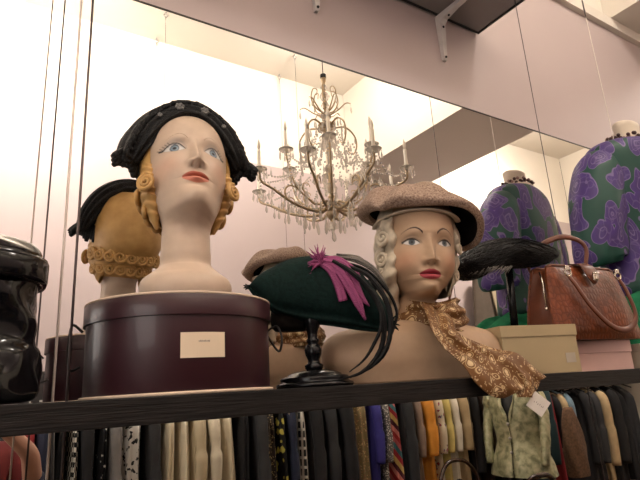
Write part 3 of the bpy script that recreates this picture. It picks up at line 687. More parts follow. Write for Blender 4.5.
S1 = [(.575, -.370, .240), (.604, -.391, .214), (.633, -.405, .178), (.65, -.414, .135), (.65, -.414, .092), (.637, -.407, .056), (.608, -.393, .027), (.570, -.375, .016)]
S2 = [(.60, -.375, .232), (.632, -.405, .206), (.659, -.418, .158), (.664, -.42, .11), (.651, -.414, .064), (.625, -.401, .036), (.587, -.383, .018)]
S3 = [(.59, -.37, .238), (.618, -.400, .200), (.639, -.418, .157), (.641, -.420, .11), (.624, -.413, .074), (.606, -.404, .048), (.581, -.391, .028)]
S4 = [(.60, -.36, .243), (.645, -.385, .222), (.676, -.405, .178), (.690, -.41, .14), (.683, -.41, .112), (.668, -.41, .085)]
for s_, w_ in ((S1, .0052), (S2, .0048), (S3, .0034), (S4, .0030)):
    feather(s_, [w_*.6, w_, w_*1.1, w_*1.1, w_, w_*.9, w_*.6, .001], M_bf, parent=t, label='long black drooping quill feather', n=44, wav=.06)
feather([(.595, -.345, .256), (.642, -.365, .246), (.672, -.378, .224), (.695, -.388, .185)], [.002, .007, .006, .001], M_gf, parent=t, label='grey feather along the top edge')
feather([(.605, -.342, .262), (.648, -.358, .252), (.682, -.372, .222)], [.002, .006, .001], M_gf, parent=t, label='grey feather along the top edge')
g = G()
for k in range(7):
    an = k/7*2*pi; g.tube([(.452, -.252, .204), (.446+.006*math.cos(an), -.252, .204+.006*math.sin(an))], [.003, .001], 5)
build('tip_knot', g, M_black, t)
g = G()
for k in range(24):
    an = rs.uniform(-2.2, 1.4); c0 = np.array([.700, -.372, .121]); d_ = np.array([.85*math.cos(an), -.41*math.cos(an), math.sin(an)])*rs.uniform(.012, .026); g.tube([c0, c0+d_], [.004, .0006], 5)
build('edge_plume', g, M_green, t)

# ------------------------------------------------------------------ paisley scarf on head 2
m, nt, b = _nt('brown_paisley_silk'); v = coords(nt, (1, 1, 1), .07, 14)
v1 = N(nt, 'ShaderNodeTexVoronoi'); v1.inputs['Scale'].default_value = 42; nt.links.new(v, v1.inputs['Vector'])
r1 = ramp(nt, [(0, (.78, .62, .38)), (.20, (.70, .52, .30)), (.25, (.17, .075, .025)), (.31, (.18, .08, .028)), (.33, (.62, .45, .25)), (.37, (.60, .42, .22)), (.40, (.19, .085, .028)), (1, (.16, .07, .022))]); nt.links.new(v1.outputs['Distance'], r1.inputs[0])
v2 = N(nt, 'ShaderNodeTexVoronoi'); v2.inputs['Scale'].default_value = 170; nt.links.new(v, v2.inputs['Vector'])
r2 = ramp(nt, [(.0, (1, 1, 1)), (.24, (1, 1, 1)), (.32, (0, 0, 0))]); nt.links.new(v2.outputs['Distance'], r2.inputs[0])
r3 = ramp(nt, [(.42, (0, 0, 0)), (.46, (1, 1, 1))]); nt.links.new(v1.outputs['Distance'], r3.inputs[0])
mm = N(nt, 'ShaderNodeMath', operation='MULTIPLY'); nt.links.new(r2.outputs[0], mm.inputs[0]); nt.links.new(r3.outputs[0], mm.inputs[1])
mx = N(nt, 'ShaderNodeMix', data_type='RGBA'); nt.links.new(mm.outputs[0], mx.inputs[0]); nt.links.new(r1.outputs[0], mx.inputs[6]); mx.inputs[7].default_value = (.62, .45, .25, 1)
nt.links.new(mx.outputs[2], b.inputs['Base Color']); b.inputs['Roughness'].default_value = .5; b.inputs['Specular IOR Level'].default_value = .3; M_scarf = m
t = thing('scarf', (.86, -.33, .15), 'brown silk paisley scarf tied round the tan bust and spilling over the shelf', 'scarf')
NU, NV = 120, 40; P = np.zeros((NU, NV, 3)); rs = np.random.RandomState(8)
for i in range(NU):
    a = 2*pi*i/NU
    for j in range(NV):
        q = 2*pi*j/NV; z = .150-.012*math.cos(a+.3)+.036*math.sin(q)*(1+.15*math.sin(3*a))
        rr = .060+.016*math.cos(q)+.0045*math.sin(4*q+3*a)+.003*math.sin(9*q-2*a)+.010*(math.sin(q) < 0)*abs(math.sin(q))
        P[i, j] = (.877+rr*1.10*math.sin(a), -.292-rr*1.15*math.cos(a)-.006*math.cos(a), z)
g = G(); g.grid(P, cu=True, cv=True); build('neck_wrap', g, M_scarf, t)
def drape(lefts, rights, nu, nv, nf, amp, th=.0018, ph=0, push=(-.44, -.9, 0.1), droop=0):
    """cloth strip between two edge curves with folds running along it; closed with a thin back"""
    Lc, Rc = spline(lefts, nu), spline(rights, nu); P = np.zeros((nu, nv*2, 3)); push = np.array(push)
    for i in range(nu):
        u = i/(nu-1)
        for j in range(nv):
            v_ = j/(nv-1); p = Lc[i]*(1-v_)+Rc[i]*v_
            f = amp*(math.sin(v_*nf*2*pi+ph+1.5*math.sin(u*4))+.45*math.sin(v_*nf*4.7*pi+u*7+ph))*(.35+.65*math.sin(pi*min(1, u*1.3+.1)))
            p = p+push*(f+amp*1.2*math.sin(pi*v_))
            P[i, j] = p; P[i, 2*nv-1-j] = p-push*th
    g = G(); g.grid(P, cv=True); n2 = 2*nv
    g.f += [(i0, i0+1, n2-2-i0, n2-1-i0) for i0 in range(0, nv-1)]; o = (nu-1)*n2; g.f += [(o+n2-1-i0, o+n2-2-i0, o+i0+1, o+i0) for i0 in range(0, nv-1)]
    return g
g = drape([(.80, -.365, .165), (.755, -.420, .135), (.735, -.450, .095), (.752, -.462, .060), (.785, -.474, .028), (.800, -.486, -.004), (.833, -.492, -.030), (.868, -.492, -.036)],
          [(.885, -.355, .150), (.855, -.405, .118), (.835, -.430, .098), (.862, -.445, .078), (.905, -.460, .060), (.945, -.478, .048), (.980, -.488, .016), (1.008, -.490, -.002)], 90, 54, 1.5, .0075)
build('front_tail', g, M_scarf, t, label='crumpled scarf tail spilling over the shelf front')
g = drape([(.875, -.484, .010), (.895, -.492, -.012), (.902, -.494, -.036)], [(.945, -.484, .035), (.985, -.492, .000), (.950, -.496, -.040)], 24, 26, 1.7, .005, ph=1.2)
build('tail_corner', g, M_scarf, t)
g = G(); P = []
for k in range(0):
    u = k/4; pts = [(.795+.014*k, -.365-.006*k, .150), (.780+.018*k, -.425, .128-.004*k), (.770+.026*k, -.448, .088+.004*k), (.805+.030*k, -.466, .052+.006*k), (.850+.028*k, -.484, .020+.008*k)]
    g.tube(spline(pts, 24), [.004+.003*math.sin(pi*i/23) for i in range(24)], 8)

t = thing('price_tag', (.925, -.50, -.07), 'small white square paper tag with faint writing hanging by the scarf end', 'tag')
R3 = Matrix.Rotation(-.55, 3, 'Z') @ Matrix.Rotation(math.radians(42), 3, 'Y'); c0 = (.952, -.502, -.052)
g = G(); g.box(c0, (.036, .0012, .034), R3, bev=.0003); tg_ = build('card', g, mat('tag_paper', (.78, .72, .66), .6, var=.02), t, smooth=False)
g = G()
for k, (dx_, dz_) in enumerate([(-.009, -.0025), (-.005, .001), (-.001, -.002), (.003, .001), (.007, -.001), (.010, .001)]):
    cc = Vector(c0)+R3 @ Vector((dx_, -.0009, dz_*.5)); g.box(cc, (.0012, .0003, .0030), R3)
build('writing', g, ink, tg_, smooth=False)
g = G(); g.tube([Vector(c0)+R3 @ Vector((0, 0, .014)), (.955, -.497, -.02), (.96, -.492, .0)], .0008, 5); build('string', g, M_black, t)

# ------------------------------------------------------------------ cardboard boxes
def boxes(name, c, ang, w_, d_, h, lidh, m, label, ov=.0025):
    """corner c = front left bottom; ang turns the front edge"""
    t = thing(name, (c[0], c[1], c[2]), label, 'box', 'cardboard boxes on the display shelf'); R = Matrix.Rotation(ang, 3, 'Z'); mid = Vector(c)+R @ Vector((w_/2, d_/2, 0))
    g = G(); g.box((mid.x, mid.y, c[2]+(h-.004)/2), (w_-2*ov, d_-2*ov, h-.004), ang, bev=.0012); build('box_base', g, m, t, smooth=False)
    g = G(); g.box((mid.x, mid.y, c[2]+h-lidh/2), (w_, d_, lidh), ang, bev=.0015); build('lid', g, m, t, smooth=False)
    return t, R, mid
M_card = mat('beige_card', (.46, .36, .21), .6, var=.05, nscale=6); M_pinkcard = mat('pink_card', (.72, .47, .42), .6, var=.03)
tA, RA, mA = boxes('shoe_box', (.998, -.400, .0055), math.radians(-17), .205, .185, .109, .026, M_card, 'beige lidded cardboard box carrying the black feathered hat')
g = G(); cA = Vector((.998, -.400, 0))+RA @ Vector((.178, .0022, .038)); g.box(cA, (.026, .001, .022), math.radians(-17)); build('sticker', g, mat('grey_sticker', (.48, .42, .34), .6), tA, smooth=False, label='pale square sticker near the lower corner')
tB, RB, mB = boxes('gift_box', (1.374, -.318, .0055), math.radians(-13), .226, .17, .082, .034, M_pinkcard, 'pink lidded cardboard box under the brown crocodile handbag')
tC, RC, mC = boxes('small_carton', (1.640, -.37, .0055), math.radians(-13), .16, .16, .070, .022, mat('ivory_card', (.60, .50, .38), .6), 'ivory cardboard box cut off by the right edge, next to the pink box')

# ------------------------------------------------------------------ black feather hat and its stand
t = thing('hat_stand', (1.262, -.245, .1145), 'thin black post hat stand standing on the beige box', 'hat stand')
g = G(); g.lathe([(.001, .1150), (.045, .1150), (.046, .119), (.030, .121), (.012, .124), (.001, .124)], (1.247, -.250, 0), 36); build('base', g, M_blackgloss, t)
g = G(); g.tube([(1.247, -.250, .122), (1.262, -.250, .31)], [.0105, .0105], 16); build('post', g, M_blackgloss, t)
OUT_B = [(1.008, .275), (1.035, .250), (1.087, .252), (1.172, .285), (1.281, .299), (1.40, .315), (1.50, .345)]
OUT_T = [(1.008, .280), (1.029, .300), (1.085, .335), (1.17, .368), (1.28, .383), (1.40, .384), (1.50, .372)]
ob = spline([(x, 0, z) for x, z in OUT_B], 40); ot = spline([(x, 0, z) for x, z in OUT_T], 40)
t = thing('feather_hat', (1.25, -.26, .27), 'black feather-covered hat perched on a thin post above the beige box', 'hat')
P = np.zeros((40, 36, 3))
for i in range(40):
    u = i/39; e = math.sin(pi*min(.999, u*.93+.035))**.6
    for j in range(36):
        q = 2*pi*j/36; vv = .5-.5*math.cos(q); x = ob[i][0]*(1-vv)+ot[i][0]*vv; z = ob[i][2]*(1-vv)+ot[i][2]*vv; zm = (ob[i][2]+ot[i][2])/2
        P[i, j] = (x, -.295+.055*u-.085*e*math.sin(q)*(.9), zm+(z-zm)*.93)
g = G(); g.grid(P, cv=True); build('foundation', g, M_black, t)
rs = np.random.RandomState(4)
for layer in range(3):
    g = G()
    for k in range(230):
        i0 = rs.uniform(.08, .95); q = rs.uniform(0, 2*pi); L = rs.uniform(.16, .30)
        pts = []
        for s_ in np.linspace(0, 1, 7):
            u = max(-.035, i0-L*s_); iu = np.clip(u, 0, 1)*39; a_ = int(iu); fr_ = iu-a_; a2 = min(a_+1, 39); qq = q+.25*math.sin(s_*3+k)
            jj = (qq/(2*pi)*36) % 36; j_ = int(jj); j2 = (j_+1) % 36; fj = jj-j_
            p = (P[a_, j_]*(1-fj)+P[a_, j2]*fj)*(1-fr_)+(P[a2, j_]*(1-fj)+P[a2, j2]*fj)*fr_
            cc = np.array([p[0], -.295+.055*iu/39, (ob[a_][2]+ot[a_][2])/2]); d_ = p-cc; d_ /= np.linalg.norm(d_)+1e-6
            p = p+d_*(.0005+.0015*s_*(1+layer*.5)); 
            if u < 0: p = p+np.array([u*.30*2.0, 0, -.012*abs(u)/.035*rs.rand()])
            pts.append(p)
        g.tube(pts, [.0016, .0024, .0026, .0024, .0018, .0012, .0004], 4, flat=.4)
    build('plume', g, M_bf, t)
g = G()
for k in range(46):   # grey frayed underside fringe
    x0 = rs.uniform(1.02, 1.15); z0 = .262+.2*(x0-1.03)*.6; c0 = np.array([x0+.02, -.345+rs.uniform(-.01, .03), z0+.004]); d_ = np.array([-.024-.02*rs.rand(), -.004, -.014-.012*rs.rand()])
    g.tube([c0, c0+d_*.5, c0+d_], [.0011, .0008, .0003], 4)
build('fringe', g, M_gf, t, label='wispy grey feather fringe under the tip')

# ------------------------------------------------------------------ crocodile handbag
m, nt, b = _nt('brown_crocodile_leather'); v = coords(nt, (1, 1, .75), .012, 25); vo = N(nt, 'ShaderNodeTexVoronoi', feature='DISTANCE_TO_EDGE'); vo.inputs['Scale'].default_value = 72; vo.inputs['Randomness'].default_value = .6; nt.links.new(v, vo.inputs['Vector'])
nz = N(nt, 'ShaderNodeTexNoise'); nz.inputs['Scale'].default_value = 14; nt.links.new(v, nz.inputs['Vector'])
r_ = ramp(nt, [(0, (.12, .030, .010)), (.08, (.19, .052, .019)), (.5, (.26, .078, .028))]); nt.links.new(vo.outputs['Distance'], r_.inputs[0])
r2_ = ramp(nt, [(.35, (.55, .5, .5)), (.65, (1.1, 1, .95))]); nt.links.new(nz.outputs['Fac'], r2_.inputs[0]); mx = N(nt, 'ShaderNodeMix', data_type='RGBA', blend_type='MULTIPLY'); mx.inputs[0].default_value = 1; nt.links.new(r_.outputs[0], mx.inputs[6]); nt.links.new(r2_.outputs[0], mx.inputs[7]); nt.links.new(mx.outputs[2], b.inputs['Base Color'])
b.inputs['Roughness'].default_value = .28; bump(nt, b, vo.outputs['Distance'], .35, .004); M_croc = m
M_croc2 = mat('brown_leather_strap', (.14, .038, .016), .36, var=.15, nscale=40, bmp=.15, bscale=90)
BO = Vector((1.278, -.350, .0885)); RBg = Matrix.Rotation(math.radians(-5), 3, 'Z'); BW, BD, BH = .372, .100, .205
def bp_(x, y, z): p = BO+RBg @ Vector((x, y, z)); return (p.x, p.y, p.z)
t = thing('handbag', tuple(BO+RBg @ Vector((BW/2, BD/2, 0))), 'brown crocodile-skin handbag with two handles and a clasp on the pink box', 'handbag')
NUb, NVb = 26, 20
def panel(y0, sgn, lean):
    P = np.zeros((NUb, NVb*2, 3))
    for i in range(NUb):
        for j in range(NVb):
            u = i/(NUb-1); v_ = j/(NVb-1); x = u*BW; inset = .006+.030*v_*v_; xx = inset+(BW-2*inset-.012*v_)*u; z = v_*BH*(1-.02*(2*u-1)**2)
            edge = min(1, u*9, (1-u)*9)*min(1, v_*8, (1-v_)*6+.1); b_ = .013*math.sin(pi*u)*math.sin(pi*v_)+.006*edge
            yy = y0+lean*v_
            P[i, j] = bp_(xx, yy-sgn*b_, z); P[i, 2*NVb-1-j] = bp_(xx, yy+sgn*.006, z)
    g = G(); g.grid(P, cv=True); n2 = 2*NVb
    for o in (0, (NUb-1)*n2): g.f += [(o+k, o+k+1, o+n2-2-k, o+n2-1-k) for k in range(NVb-1)]
    return g
build('front_panel', panel(0, 1, .022), M_croc, t, auto=60); build('back_panel', panel(BD, -1, -.022), M_croc, t, auto=60)
for x0, sg in ((0, 1), (BW, -1)):
    P = np.zeros((16, 14, 3))
    for i in range(16):
        for j in range(14):
            v_ = i/15; u = j/13; inset = .006+.030*v_*v_; y = .003+.022*v_+(BD-.006-.044*v_)*u; dent = .020*math.sin(pi*u)*v_
            xx = (inset+.002 if sg > 0 else BW-inset-.002-.012*v_); P[i, j] = bp_(xx+sg*dent, y, v_*BH*.985)
    P2 = P.copy(); off_ = np.array(RBg @ Vector((sg*.004, 0, 0))); g = G(); g.grid(np.concatenate([P, (P2+off_)[::-1]]), cu=True); build('gusset', g, M_croc2, t, label='folded side gusset')
g = G(); g.box(bp_(BW/2-.006, BD/2, .004), (BW-.03, BD-.006, .008), math.radians(-5)); build('base', g, M_croc2, t, smooth=False)
g = G()   # frame along the top
for y in (BD/2-.024, BD/2+.024): g.tube([bp_(.04, y, BH-.004), bp_(.06, y, BH+.003), bp_(BW-.065, y, BH+.003), bp_(BW-.045, y, BH-.004)], .0045, 8)
build('frame', g, M_croc2, t)
P = np.zeros((24, 18, 3)); path = spline([(0, BD/2+.022, BH-.01), (0, BD/2+.015, BH+.008), (0, BD/2-.010, BH+.013), (0, .012, BH+.004), (0, .0, BH-.020), (0, -.006, BH-.052)], 24)
for i in range(24):
    u = i/23; hw_ = .029 if u < .72 else .029*math.sqrt(max(.02, 1-((u-.72)/.285)**2))
    for j in range(18):
        q = 2*pi*j/18; P[i, j] = bp_(BW*.50-.004+hw_*math.cos(q), path[i][1]-.0035*math.sin(q)-.006*(u > .5), path[i][2]+.002*math.sin(q))
g = G(); g.grid(P, cv=True); g.f.append(tuple(range(18))); g.f.append(tuple(23*18+k for k in range(17, -1, -1))); fl = build('flap', g, M_croc2, t)
M_nickel = mat('nickel', (.68, .62, .52), .25, 1)
g = G(); c_ = bp_(BW*.50-.004, -.0175, BH-.034); g.box(c_, (.021, .004, .020), math.radians(-5), bev=.002); g.box(bp_(BW*.50-.004, -.021, BH-.036), (.009, .004, .013), math.radians(-5), bev=.0015); g.box(bp_(BW*.50-.004, -.020, BH-.024), (.026, .004, .004), math.radians(-5), bev=.001)
build('clasp', g, M_nickel, t)
def strap(pts, name, wdt=.0088, flat=.42):
    g = G(); C = spline(pts, 46); g.tube([bp_(*p) for p in C], [wdt*(.62+.38*math.sin(pi*i/45)**.4) for i in range(46)], 12, flat=flat, up=(0, 1, 0)); return build(name, g, M_croc2, t)
xa, xb = BW*.20, BW*.78
strap([(xa, -.010, BH-.030), (xa+.014, -.018, BH-.058), (xa+.052, -.026, BH-.120), (xa+.115, -.030, BH-.172), (xa+.185, -.028, BH-.182), (xb+.026, -.024, BH-.145), (xb+.020, -.018, BH-.075), (xb, -.012, BH-.030)], 'handle')
strap([(xa-.020, BD-.012, BH-.02), (xa-.012, BD, BH+.030), (xa+.06, BD+.0, BH+.088), (xa+.15, BD-.002, BH+.118), (xb+.005, BD-.006, BH+.112), (xb+.030, BD-.010, BH+.085), (xb+.012, BD-.012, BH+.035), (xb-.01, BD-.012, BH-.01)], 'handle')
for x_ in (xa, xb):
    g = G(); g.tube([bp_(x_+.0125*math.cos(a), -.013, BH-.026+.010*math.sin(a)) for a in np.linspace(0, 2*pi, 20, endpoint=False)], .0024, 8, closed=True); g.box(bp_(x_, -.012, BH-.013), (.016, .006, .014), math.radians(-5), bev=.002)
    build('handle_ring', g, M_nickel, t)
g = G(); g.tube([bp_(.032, .045, BH*.93), bp_(.018, .028, BH*.78), bp_(.016, .028, BH*.45)], .0022, 8); g.sph(bp_(.016, .028, BH*.42), .0055, 10, 8); build('zip_pull', g, M_nickel, t)

# ------------------------------------------------------------------ torso form, blouse, necklace, green knit
TX, TY = 2.094, -.266
t = thing('torso_form', (TX, TY, .005), 'ivory dressmaker torso with a capped neck under the purple paisley blouse', 'mannequin')
g = G(); g.lathe([(.001, .935), (.060, .935), (.067, .930), (.065, .915), (.061, .880), (.064, .850), (.078, .825), (.130, .79), (.160, .74), (.155, .60), (.130, .48), (.150, .34), (.155, .27), (.12, .245), (.001, .24)], (TX, TY, 0), 48, sy=.60); build('torso', g, mat('ivory_form', (.72, .62, .50), .5), t)
g = G(); g.lathe([(.001, .0055), (.12, .0055), (.12, .012), (.02, .02), (.014, .03), (.014, .24), (.001, .24)], (TX, TY, 0), 32); build('stand', g, M_blackgloss, t)
m, nt, b = _nt('purple_green_paisley'); v = coords(nt, (1, 1, .68), .20, 6)
vo = N(nt, 'ShaderNodeTexVoronoi'); vo.inputs['Scale'].default_value = 13.5; vo.inputs['Randomness'].default_value = .7; nt.links.new(v, vo.inputs['Vector'])
PU, LV, GN = (.062, .034, .155), (.18, .135, .30), (.013, .066, .050)
rr_ = ramp(nt, [(0, LV), (.04, PU), (.13, (.05, .025, .14)), (.18, LV), (.21, PU), (.30, (.06, .03, .17)), (.33, LV), (.35, PU), (.54, (.07, .035, .20)), (.545, LV), (.565, LV), (.575, GN), (1, (.010, .065, .05))]); nt.links.new(vo.outputs['Distance'], rr_.inputs[0])
vs_ = N(nt, 'ShaderNodeTexVoronoi', feature='DISTANCE_TO_EDGE'); vs_.inputs['Scale'].default_value = 26; nt.links.new(coords(nt, (1, 1, .6), .12, 11), vs_.inputs['Vector'])
r4 = ramp(nt, [(.0, (1, 1, 1)), (.025, (.8, .8, .8)), (.05, (0, 0, 0))]); nt.links.new(vs_.outputs['Distance'], r4.inputs[0])
lt = N(nt, 'ShaderNodeMath', operation='LESS_THAN'); lt.inputs[1].default_value = .55; nt.links.new(vo.outputs['Distance'], lt.inputs[0]); m5 = N(nt, 'ShaderNodeMath', operation='MULTIPLY'); nt.links.new(lt.outputs[0], m5.inputs[0]); nt.links.new(r4.outputs[0], m5.inputs[1]); m6 = N(nt, 'ShaderNodeMath', operation='MULTIPLY'); m6.inputs[1].default_value = .45; nt.links.new(m5.outputs[0], m6.inputs[0])
mx = N(nt, 'ShaderNodeMix', data_type='RGBA'); nt.links.new(m6.outputs[0], mx.inputs[0]); nt.links.new(rr_.outputs[0], mx.inputs[6]); mx.inputs[7].default_value = (*LV, 1); nt.links.new(mx.outputs[2], b.inputs['Base Color'])
b.inputs['Roughness'].default_value = .5; b.inputs['Specular IOR Level'].default_value = .35; M_pais = m
t = thing('blouse', (TX, TY, .30), 'purple and green paisley silk blouse with wide sleeves on the ivory torso', 'blouse')
def body_ring(z, hw_, hd, n=72, fold=0, ph=0, cx=TX):
    return [(cx+hw_*math.copysign(abs(math.sin(a))**.9, math.sin(a))*(1+fold*math.sin(9*a+ph)), TY-hd*math.cos(a)*(1+fold*1.6*math.sin(7*a+ph*1.3)), z+.0) for a in np.linspace(0, 2*pi, n, endpoint=False)]
rows = [(.842, .080, .062), (.843, .102, .073), (.842, .140, .084), (.822, .190, .098), (.785, .225, .110), (.70, .232, .120), (.60, .235, .126), (.48, .225, .126), (.36, .235, .132), (.27, .245, .135), (.24, .225, .125), (.245, .20, .11)]
R_ = spline(rows, 70)
g = G(); g.grid(np.array([body_ring(z, a, b_, fold=.018*sst(.75-z, 0, .3), ph=z*9) for z, a, b_ in R_]), cv=True); build('bodice', g, M_pais, t)
for sg in (-1, 1):
    cs = spline([(TX+sg*.12, TY, .775), (TX+sg*.19, TY, .715), (TX+sg*.235, TY-.005, .620), (TX+sg*.262, TY-.01, .530), (TX+sg*.278, TY-.01, .450), (TX+sg*.290, TY-.01, .385), (TX+sg*.285, TY-.01, .355)], 48)
    rads = np.interp(np.linspace(0, 1, 48), [0, .2, .45, .7, .88, 1], [.060, .092, .098, .092, .085, .070])
    P = np.zeros((48, 44, 3))
    for i in range(48):
        tg = cs[min(i+1, 47)]-cs[max(i-1, 0)]; tg /= np.linalg.norm(tg); sd = np.cross(tg, [0, 1, 0]); u = i/47
        for k in range(44):
            q = 2*pi*k/44; ff = 1+.05*u*math.sin(5*q+8*u)+.03*u*math.sin(9*q-5*u); P[i, k] = cs[i]+(sd*math.cos(q)+np.array([0, 1, 0])*math.sin(q)*.92)*rads[i]*ff
    g = G(); g.grid(P, cv=True); g.f.append(tuple(47*44+k for k in range(43, -1, -1))); build('sleeve', g, M_pais, t)
g = G(); g.tube([(TX+.076*math.sin(a), TY-.062*math.cos(a), .844-.012*math.cos(a)) for a in np.linspace(0, 2*pi, 48, endpoint=False)], .011, 8, closed=True); build('neck_facing', g, mat('cream_facing', (.75, .66, .55), .7), t, label='cream facing at the neckline')
t.rotation_euler = (0, 0, math.radians(-12))
t = thing('necklace', (TX, TY-.07, .88), 'brown beaded necklace round the neck of the torso form', 'necklace')
rs = np.random.RandomState(2); M_b1, M_b2 = mat('dark_bead', (.07, .03, .028), .3), mat('rosy_bead', (.34, .20, .17), .3)
g1, g2 = G(), G()
for k in range(64):
    a = 2*pi*k/64+rs.uniform(-.03, .03); gg = g1 if k % 3 else g2
    gg.sph((TX+(.076+rs.uniform(-.006, .010))*math.sin(a), TY-(.064+rs.uniform(-.004, .012))*math.cos(a), .866-.012*math.cos(a)+rs.uniform(-.009, .009)), (.0085, .007, .006+.002*rs.rand()), 8, 6)
build('dark_beads', g1, M_b1, t); build('rosy_beads', g2, M_b2, t, label='rosy brown beads')
M_knit = mat('green_knit', (.012, .15, .065), .9, var=.25, nscale=30, bmp=.4, bscale=150, spec=.15)
P = np.zeros((60, 40, 3))
for i in range(60):
    for j in range(40):
        a = 2*pi*i/60; v_ = j/39; rr = math.sin(v_*pi/2)**.6*(1+.06*math.sin(5*a)+.04*math.sin(11*a)); z = .006+.255*(1-v_**2.2)*(1+.05*math.sin(7*a+4*v_))+.008*math.sin(9*v_+3*a)*(1-v_)
        P[i, j] = (2.06+.41*rr*math.sin(a), -.235-.170*rr*math.cos(a), max(.0056, z))
g = G(); g.grid(P, cu=True); build('folded_sweater', g, M_knit, label='bright green knitted garment heaped on the shelf below the paisley blouse', cat='sweater')

# ------------------------------------------------------------------ black patent bag at the left edge
m, nt, b = _nt('black_patent_leather'); nz = N(nt, 'ShaderNodeTexNoise'); nz.inputs['Scale'].default_value = 9; nz.inputs['Detail'].default_value = 1; nt.links.new(coords(nt, (1, 1, 1.4), .1, 6), nz.inputs['Vector'])
b.inputs['Base Color'].default_value = (.006, .006, .007, 1); b.inputs['Roughness'].default_value = .10; b.inputs['Specular IOR Level'].default_value = .35; bump(nt, b, nz.outputs['Fac'], .5, .02); M_patent = m
px0 = -.079; py0 = -.325
t = thing('patent_bag', (px0, py0, .006), 'glossy black patent leather bag with a belted band at the left edge of the shelf', 'bag')
def patent_ring(z, hw_, hd, amp, k=56):
    out = []
    for a in np.linspace(0, 2*pi, k, endpoint=False):
        w_ = amp*(.8*math.sin(3*a+z*38)+.6*math.sin(5*a-z*55+1)+.35*math.sin(9*a+z*90)); out.append((px0+(hw_+w_)*math.copysign(abs(math.sin(a))**.8, math.sin(a)), py0-(hd+w_)*math.copysign(abs(math.cos(a))**.8, math.cos(a)), z+w_*.3))
    return out
rw = [(.0065, .145, .080, .0), (.012, .162, .090, .002), (.035, .168, .092, .004), (.070, .164, .090, .005), (.088, .153, .084, .004), (.115, .152, .084, .005), (.145, .154, .084, .004), (.170, .157, .084, .001), (.200, .158, .084, .001)]
Rw = spline(rw, 60); g = G(); P = np.array([patent_ring(z, a, b_, c_) for z, a, b_, c_ in Rw]); g.grid(P, cv=True); g.f.append(tuple(range(55, -1, -1))); P[..., 2] = np.maximum(P[..., 2], .0058)
g = G(); g.grid(P, cv=True); g.f.append(tuple(range(55, -1, -1))); build('lower_body', g, M_patent, t)
rw = [(.172, .157, .088, 0), (.205, .157, .088, .001), (.218, .152, .084, .004), (.230, .132, .074, .005), (.239, .100, .056, .003), (.2435, .050, .030, .001), (.2445, .004, .003, 0)]
Rw = spline(rw, 40); g = G(); g.grid(np.array([patent_ring(z, a, b_, c_) for z, a, b_, c_ in Rw]), cv=True); build('domed_top', g, M_patent, t)
g = G(); P = []
for z, d_ in ((.169, -.002), (.168, .0075), (.173, .0095), (.199, .0095), (.204, .0075), (.203, -.002)): P.append(patent_ring(z, .158+d_, .088+d_, .0006))
g.grid(np.array(P), cu=True, cv=True); build('band', g, M_patent, t, label='belt band around the bag')

# ------------------------------------------------------------------ chandelier (hangs over the aisle, seen in the mirror)
CX, CY = 1.615, -1.10
t = thing('chandelier', (CX, CY, .80), 'crystal chandelier with beige scrolled arms and white candles, seen in the mirror', 'chandelier')
M_arm = mat('antique_champagne_metal', (.44, .34, .22), .4, .6); M_cry = mat_glass('crystal'); M_candle = mat('candle_sleeve', (.88, .82, .70), .5); M_bulb = mat('flame_bulb', (.9, .85, .75), .15)
def cpt(a, r_, z): return (CX+r_*math.cos(a), CY+r_*math.sin(a), z)
g = G(); g.lathe([(.001, .885), (.012, .89), (.030, .915), (.040, .935), (.034, .945), (.012, .955), (.010, 1.02), (.020, 1.03), (.010, 1.045), (.008, 1.30), (.012, 1.31), (.008, 1.33), (.008, 1.42), (.035, 1.445), (.048, 1.47), (.050, 1.475), (.02, 1.478), (.008, 1.49), (.006, 1.74), (.014, 1.76), (.016, 1.775), (.014, 1.80), (.001, 1.815)], (CX, CY, 0), 24)
build('column', g, M_arm, t)
g = G(); g.tube([(CX, CY, 1.81), (CX, CY, ZC)], .003, 6); build('chain', g, M_wire, t)
g = G(); g.lathe([(.001, 1.782), (.018, 1.784), (.018, 1.806), (.001, 1.808)], (CX, CY, 0), 16); build('cap', g, M_black, t, label='black cap at the top')
for z, r_ in ((.985, .030), (1.08, .038), (1.20, .030), (1.36, .034), (1.53, .032), (1.60, .024), (1.66, .030), (1.72, .020), (.860, .022)):
    g = G(); g.lathe([(.001, z-r_), (r_*.7, z-r_*.7), (r_, z), (r_*.7, z+r_*.7), (.001, z+r_)], (CX, CY, 0), 12); build('crystal_ball', g, M_cry, t, smooth=False)
pend_spots = []
def drop_mesh(c, L, w_, g):
    g.lathe([(.0005, c[2]), (w_*.35, c[2]-.10*L), (w_*.15, c[2]-.16*L), (w_*.25, c[2]-.22*L), (w_*.8, c[2]-.50*L), (w_, c[2]-.72*L), (w_*.7, c[2]-.90*L), (.0005, c[2]-L)], (c[0], c[1], 0), 8, sy=.5, cap=False)
